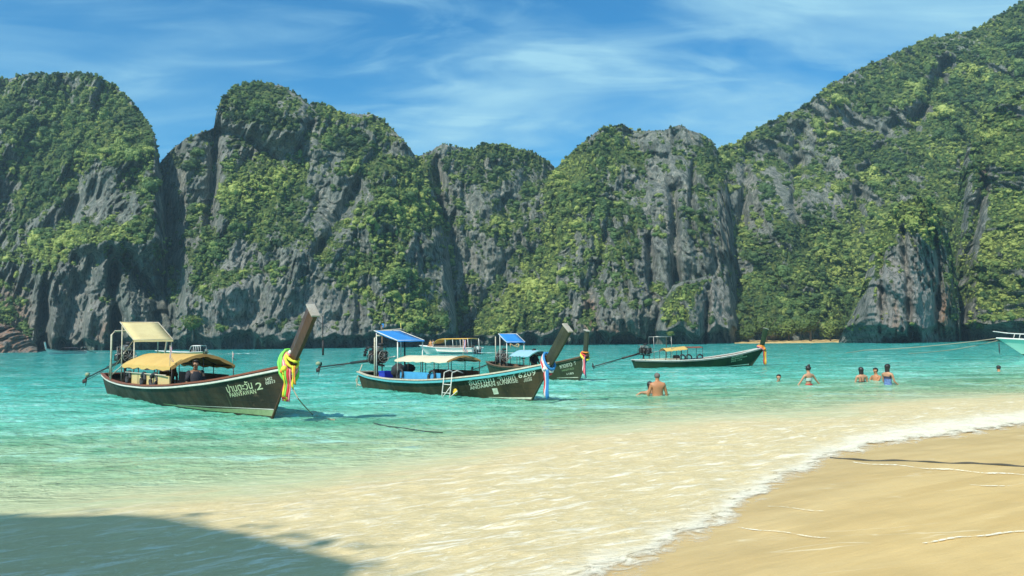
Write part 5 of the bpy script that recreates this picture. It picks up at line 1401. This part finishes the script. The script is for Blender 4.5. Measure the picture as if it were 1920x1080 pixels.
def speedboat(loc, rz, label, L, beam, sheer, roof, Mh, people=0, motors=3, seed=1):
    root = empty('speedboat', loc, radians(rz), label, 'boat', 'motorboats passing along the far cliffs')
    h = Hull2(L, sheer, beam, rake=1.15, zk=-.3)
    m = MB()
    for s_ in (-1, 1):
        m.grid([[(h.X(u, z), s_ * h.half(u, z), z) for z in [h.zk + (h.g(u) - h.zk) * j / 8 for j in range(9)]] for u in [i / 40 for i in range(41)]])
    g0 = h.g(0); tr = [(h.X(0, z), y * h.half(0, z), z) for y in (-1, 1) for z in [h.zk + (g0 - h.zk) * j / 8 for j in range(9)]]
    m.add(tr, [tuple(range(9)) + tuple(range(17, 8, -1))]); m.build('hull', Mh, root)
    MB().grid([[(h.X(u, h.g(u) - .06), s_ * h.half(u, h.g(u) - .06), h.g(u) - (.06 if u > .62 else .45)) for s_ in (-1, 0, 1)] for u in [i / 30 for i in range(31)]], .03).build('deck', M_gel, root)
    for s_ in (-1, 1):
        MB().tube([(h.X(i / 30, h.g(i / 30)), s_ * h.half(i / 30, h.g(i / 30)), h.g(i / 30)) for i in range(31)], .05, 6).build('gunwale', M_gel, root)
    if roof:
        x0, x1, z1, Mr = roof; hw = beam * .86
        G = [[(x0 + (x1 - x0) * i / 14, v * hw, z1 - .07 * v * v - (.62 * max(0, (i - 11) / 3) ** 2.0)) for v in (-1, -.5, 0, .5, 1)] for i in range(15)]
        rf = MB().grid(G, .06).build('roof', Mr, root)
        for i in range(0, 12, 3):
            for s_ in (-1, 1):
                x = x0 + (x1 - x0) * i / 14; MB().tube([(x - .12, s_ * hw * .98, h.gx(x) - .05), (x, s_ * hw * .96, z1 - .06)], .035, 6).build('roof_post', M_gel, root)
        for s_ in (-1, 1):
            MB().grid([[(x0 + .6 + (x1 - x0 - .9) * i / 8, s_ * hw * .97, h.gx(x0 + .6) + dz) for dz in (-.02, .30)] for i in range(9)]).build('side_curtain', paint('smoke_vinyl', (.10, .09, .08), (.30, .22, .16), .4, scale=2, wear=.9), root)
        MB().box((x1 - .05, 0, h.gx(x1) + .25), (.06, hw * 1.7, .45), (0, -.5, 0)).build('windscreen', M_glass, root)
    for k in range(motors): outboard(root, -.25, (k - (motors - 1) / 2) * .5, .25, M_gel if k % 2 else M_steel)
    rn = random.Random(seed)
    return root, h
s3 = [(0, .75), (.3, .72), (.6, .80), (.85, .95), (1, 1.08)]
SPW = Vector(water_pt(893, 664)); SPW.z = 0.05
sp, hsp = speedboat(SPW, 142, 'white speedboat with a long yellow roof and outboard motors passing behind the beige canopied boat', 8.6, 1.25, s3, (.5, 6.4, 1.95, M_yroof), M_gel, 4, 3)
cols_ = [(.55, .08, .06), (.7, .68, .62), (.05, .08, .2), (.6, .3, .1)]
labs = ['tiny passenger in red, rearmost in the bow of the yellow-roofed speedboat', 'tiny passenger in white in the bow of the yellow-roofed speedboat', 'tiny passenger in navy in the bow of the yellow-roofed speedboat', 'tiny passenger in orange, foremost in the bow of the yellow-roofed speedboat']
for k in range(4):
    J = dict(SIT); r, fw = person(to_world(SPW, 142, (6.75 + .32 * k, (-.35, .3, -.15, .12)[k], .98 - .83)), 142 - 90 + 30 * k, labs[k], J, M_sk2, .95, 1.0, False, 'passengers in the speedboat bow')
    shirt(r, J, paint('passenger_shirt_%s' % 'abcd'[k], cols_[k], None, .8)); hair_cap(r, J, fw, M_hair, .012)
# low cream launch seen between the poles of boat 1
LW = Vector(water_pt(384, 665.5)); LW.z = 0.0
ln, hl = speedboat(LW, 171, 'low cream launch with a small dark cabin, passing behind the nearest boat', 7.2, .95, [(0, .50), (.3, .42), (.6, .48), (1, .70)], (.3, 2.0, 1.45, M_gel), M_cream, 0, 1, 2)
MB().box((1.1, 0, .75), (1.4, 1.3, .8), None, .05).build('cabin', M_black, ln)
# small longtail under way on the far left
FW_ = Vector(water_pt(160, 663)); 
hf = Hull(7.5, S2, .75)
fl = boat_root('', -112, FW_, 'tiny white and grey longtail under way beneath the left cliffs', 'motorboats passing along the far cliffs')
make_hull(fl, hf, M_white, M_wood, M_white, M_dark); make_prow(fl, hf, (8.6, 2.2), .85, M_white, M_capw, .24, .28, .10, .12)
canopy(fl, 2.0, 4.6, .55, 1.1, 1.25, M_shb, M_dark, .4, posts=3, valance=.03); engine(fl, .5, 1.0, (-2.2, 0, .1), 1.0)
# churned water behind the moving boats
t = NT('wake_foam'); n = t.noise(t.geo.outputs['Position'], 2.2, 5, .7); t.set(color=(.80, .84, .80), rough=.8, alpha=t.rng(n, .44, .56)); M_wake = t.m
def wake(p0, d, L_, w0, w1):
    d = Vector(d).normalized(); q = Vector((-d.y, d.x, 0)); G = [[Vector(p0) + d * L_ * i / 20 + q * s_ * (w0 + (w1 - w0) * i / 20) + Vector((0, 0, .13 + .03 * sin(i * 1.7 + s_))) for s_ in (-1, -.3, .3, 1)] for i in range(21)]
    tag(MB().grid(G).build('wake', M_wake), kind='stuff')
def hd_(a): return (-cos(radians(a)), -sin(radians(a)), 0)
wake(SPW + Vector(hd_(142)) * .3, hd_(142), 7, .8, 1.4); wake(LW + Vector(hd_(171)) * .2, hd_(171), 8, .5, .9); wake(FW_, (1, .15, 0), 10, .5, .8)

# mint and white boat entering on the right
GW = Vector((39.3, 61.5, 0)); 
gb = empty('moored_cruiser', GW + Vector((9.6, -2.0, 0)), radians(168), 'mint green boat with white rail whose bow juts in at the right edge', 'boat')
hg = Hull2(9.8, [(0, 1.05), (.4, 1.05), (.7, 1.15), (1, 1.45)], 1.35, rake=1.35, zk=-.35)
m = MB(); mb_ = MB()
for s_ in (-1, 1):
    us = [i / 40 for i in range(41)]
    m.grid([[(hg.X(u, z), s_ * hg.half(u, z), z) for z in [.22 + (hg.g(u) - .22) * j / 8 for j in range(9)]] for u in us])
    mb_.grid([[(hg.X(u, z), s_ * hg.half(u, z), z) for z in [hg.zk + (.22 - hg.zk) * j / 4 for j in range(5)]] for u in us])
m.build('hull', M_mint, gb); mb_.build('hull_bottom', M_bottom, gb)
MB().grid([[(hg.X(u, hg.g(u) - .03), s_ * hg.half(u, hg.g(u) - .03), hg.g(u) - .03) for s_ in (-1, 0, 1)] for u in [i / 30 for i in range(31)]], .03).build('deck', M_gel, gb)
for s_ in (-1, 1):
    MB().tube([(hg.X(i / 30, hg.g(i / 30)), s_ * hg.half(i / 30, hg.g(i / 30)), hg.g(i / 30) + .0) for i in range(31)], .07, 6).build('gunwale', M_gel, gb)
    MB().tube([(hg.X(i / 20, hg.g(i / 20)) - .1, s_ * (hg.half(i / 20, hg.g(i / 20)) - .06), hg.g(i / 20) + .42) for i in range(4, 20)] + [(hg.xstem(1.45) + .25, 0, 1.98)], .03, 6).build('guard_rail', M_gel, gb)
    for i in range(6, 20, 3): u = i / 20; MB().tube([(hg.X(u, hg.g(u)), s_ * (hg.half(u, hg.g(u)) - .05), hg.g(u)), (hg.X(u, hg.g(u)) - .12, s_ * (hg.half(u, hg.g(u)) - .06), hg.g(u) + .42)], .022, 6).build('rail_post', M_gel, gb)
MB().box((4.5, 0, 1.35), (4.2, 1.9, .7), None, .1).build('cabin', M_gel, gb)
hull_text(hg, '=  เทพา', 7.6, .78, 9.6, .85, .34, gb, paint('blue_letters', (.03, .28, .50), None, .5), 1)
def rope(name, pts, r, mat, label, cat='rope', n=10):
    P_ = []
    for a, b in zip(pts[:-1], pts[1:]):
        a, b = Vector(a), Vector(b)
        for i in range(n): q = i / n; P_.append(a.lerp(b, q) - Vector((0, 0, (a - b).length * .012 * 4 * q * (1 - q))))
    P_.append(Vector(pts[-1])); return tag(MB().tube(P_, r, 6).build(name, mat), label, cat)
bow = gb.location + Matrix.Rotation(radians(168), 3, 'Z') @ Vector((hg.xstem(1.35) - .05, 0, 1.45))
rope('mooring_rope', [bow, (31.5, 72.0, .45), water_pt(1500, 652, .1)], .035, M_rope, 'upper mooring rope running left from the bow of the mint green boat')
rope('mooring_rope', [bow - Vector((0, 0, .15)), (36.0, 66.0, .5), water_pt(1600, 656, .05)], .03, M_rope, 'lower mooring rope running left from the bow of the mint green boat')
pw = water_pt(1874, 662); tag(MB().tube([(pw.x, pw.y, -.6), (pw.x, pw.y, .95)], .045, 8).build('mooring_pole', M_black), 'thin black pole standing in the water before the mint green bow', 'pole')

# ropes
pb = to_world(W1s, -49.65, (14.85, -.05, .85))
rope('anchor_rope', [pb, to_world(W1s, -49.65, (15.35, -.1, .55)), water_pt(588, 778, .03), water_pt(628, 787, .02)], .014, M_rope, 'anchor rope slanting from the garlanded prow into the water')
rope('floating_rope', [water_pt(700, 793, .03), water_pt(760, 803, .045), water_pt(830, 811, .02)], .009, M_black, 'dark rope floating on the water in front of the beige canopied boat', n=6)
pc = to_world(W1s, -49.65, (16.05, .12, 2.35))
m = MB(); m.tube([pc, pc - Vector((0, 0, .35)), pc - Vector((-.01, 0, .55))], .010, 6); m.tube([pc - Vector((-.01, 0, .53)), pc - Vector((-.01, 0, .85))], .022, 8)
tag(m.build('hanging_line', M_black), 'dark line hanging from the top of the nearest brown prow', 'rope')
Lr = [(1556, 860), (1640, 864), (1760, 868), (1860, 872), (1990, 878)]; P_ = []
for a, b in zip(Lr[:-1], Lr[1:]):
    for i in range(14):
        px_, py_ = a[0] + (b[0] - a[0]) * i / 14, a[1] + (b[1] - a[1]) * i / 14
        p = water_pt(px_, py_ + .8 * sin(px_ / 23.))
        for _ in range(3): p = water_pt(px_, py_ + .8 * sin(px_ / 23.), float(sand_z(np.array(p.x), np.array(p.y))))
        p.z += .004 + .006 * sin(px_ / 11.); P_.append(p)
tag(MB().tube(P_, .017, 8).build('beach_rope', paint('wet_black_rope', (.05, .05, .04), (.10, .09, .06), .8, scale=40)), 'long dark rope lying on the wet sand at the right', 'rope')
# thin foam lines left on the sand
t = NT('foam_line'); n = t.noise(t.geo.outputs['Position'], 22, 5, .7); t.set(color=(.92, .86, .68), rough=.7, alpha=t.math('MULTIPLY', t.rng(n, .36, .60), .85)); M_fl = t.m
for L_, w in (([(1600, 868), (1700, 876), (1800, 884), (1900, 891), (1990, 897)], .055), ([(1384, 991), (1440, 997), (1510, 1006), (1560, 1012)], .018), ([(1440, 951), (1500, 956), (1548, 960)], .014), ([(1818, 910), (1860, 912), (1900, 915)], .02), ([(1730, 1020), (1800, 1010), (1870, 1003), (1990, 992)], .02)):
    G = []
    for a, b in zip(L_[:-1], L_[1:]):
        for i in range(12):
            px_ = a[0] + (b[0] - a[0]) * i / 12; py_ = a[1] + (b[1] - a[1]) * i / 12 + 1.2 * sin(px_ / 17.)
            p = water_pt(px_, py_)
            for _ in range(3): p = water_pt(px_, py_, float(sand_z(np.array(p.x), np.array(p.y))))
            ww = w * (.6 + .5 * sin(px_ / 29.) ** 2); G.append([p + Vector((0, -ww, .012)), p + Vector((0, ww, .012))])
    tag(MB().grid(G).build('foam_line', M_fl), kind='stuff')

# ================================================================ TREES
def tree(loc, h_, r_, seed, label, nleaf=900, leaf=.10, tint=.5, trunk_h=.45, sz=.75, group='trees at the foot of the cliffs', lobes=7):
    root = empty('tree', loc, random.Random(seed).uniform(0, 6), label, 'tree', group)
    rn = random.Random(seed); m = MB(); top = Vector((rn.uniform(-.2, .2) * r_, 0, h_ * .75))
    P_ = [Vector((0, 0, -.5)), Vector((.02 * h_, 0, h_ * .25)), top * .7, top]
    m.tube(P_, [.045 * h_, .032 * h_, .022 * h_, .01 * h_], 8)
    for k in range(6):
        a = k * 1.05 + rn.uniform(-.3, .3); b = P_[1].lerp(P_[3], rn.uniform(.1, .6)); m.tube([b, b + Vector((cos(a), sin(a), .5)) * r_ * .4, b + Vector((cos(a), sin(a), .8)) * r_ * .7], [.018 * h_, .012 * h_, .006 * h_], 6)
    m.build('trunk', M_twig, root)
    me = leaf_blob(seed, nleaf, leaf, 1, 1, sz, lobes); me.materials.append(M_leaf_tree)
    at = me.attributes.new('tint', 'FLOAT', 'POINT'); nz_ = len(me.vertices); at.data.foreach_set('value', np.clip(tint + .16 * np.repeat(np.random.RandomState(seed).randn(nz_ // 4 + 1), 4)[:nz_], 0, 1).astype(np.float32))
    o = bpy.data.objects.new('crown', me); COL.objects.link(o); o.parent = root; o.location = (0, 0, h_ - r_ * sz * .85); o.scale = (r_, r_, r_)
    return root
row = [(1402, 634, 5.2, 3.2, 'leftmost dark green tree at the back of the far strip of sand'), (1436, 633, 7.0, 3.6, 'tall round tree behind the prow of the green boat'), (1478, 632, 6.2, 3.8, 'broad pale green tree, third along the far strip of sand'),
       (1518, 633, 7.4, 3.7, 'tallest round tree in the middle of the far strip of sand'), (1556, 633, 5.4, 3.3, 'low bright green tree near the right end of the far strip of sand'), (1590, 632, 6.6, 3.0, 'narrow tree squeezed against the right buttress at the end of the sand')]
for k, (px_, py_, h_, r_, lb) in enumerate(row):
    Yt = 212 - 1.0 * (k % 2) * 3; d_ = ray(px_, 600); tree((d_.x / d_.y * Yt, Yt, .4), h_ * 1.0, r_ * 1.15, 40 + k, lb, 900, .11, (.42, .55, .75, .5, .85, .35)[k])
for (px_, py_, Yt, r_, lb, tn_) in ((1177, 610, 212, 1.5, 'small bright green bush on the ledge above the middle waterline', .95), (1257, 628, 194, 1.1, 'small bright bush at the foot of the grey outcrop', .95), (1010, 612, 218, 1.2, 'little green bush low on the cliff between the two blue awnings', .8),
                                    (362, 612, 196, 3.2, 'pale green tree at the mouth of the dark cleft on the left', .7)):
    d_ = ray(px_, py_); z_ = CAM_H + d_.z / d_.y * Yt
    tree((d_.x / d_.y * Yt, Yt, z_ - r_), r_ * 1.9, r_, 60 + int(px_) % 17, lb, 500, .14, tn_, group='bushes low on the cliffs')
# big shore tree behind the viewer whose shade falls across the lower left
tz = float(sand_z(np.array(-11.5), np.array(-3.)))
tr_ = tree((-14.9, -6.1, tz), 15.0, 4.9, 77, 'large leafy shore tree behind the viewer, shading the water edge', 14000, .05, .45, sz=.5, group='shore trees', lobes=26)
tr_.rotation_euler = (0, 0, 0); [c_ for c_ in tr_.children if c_.name.startswith('crown')][0].scale = (6.1, 4.3, 4.6)
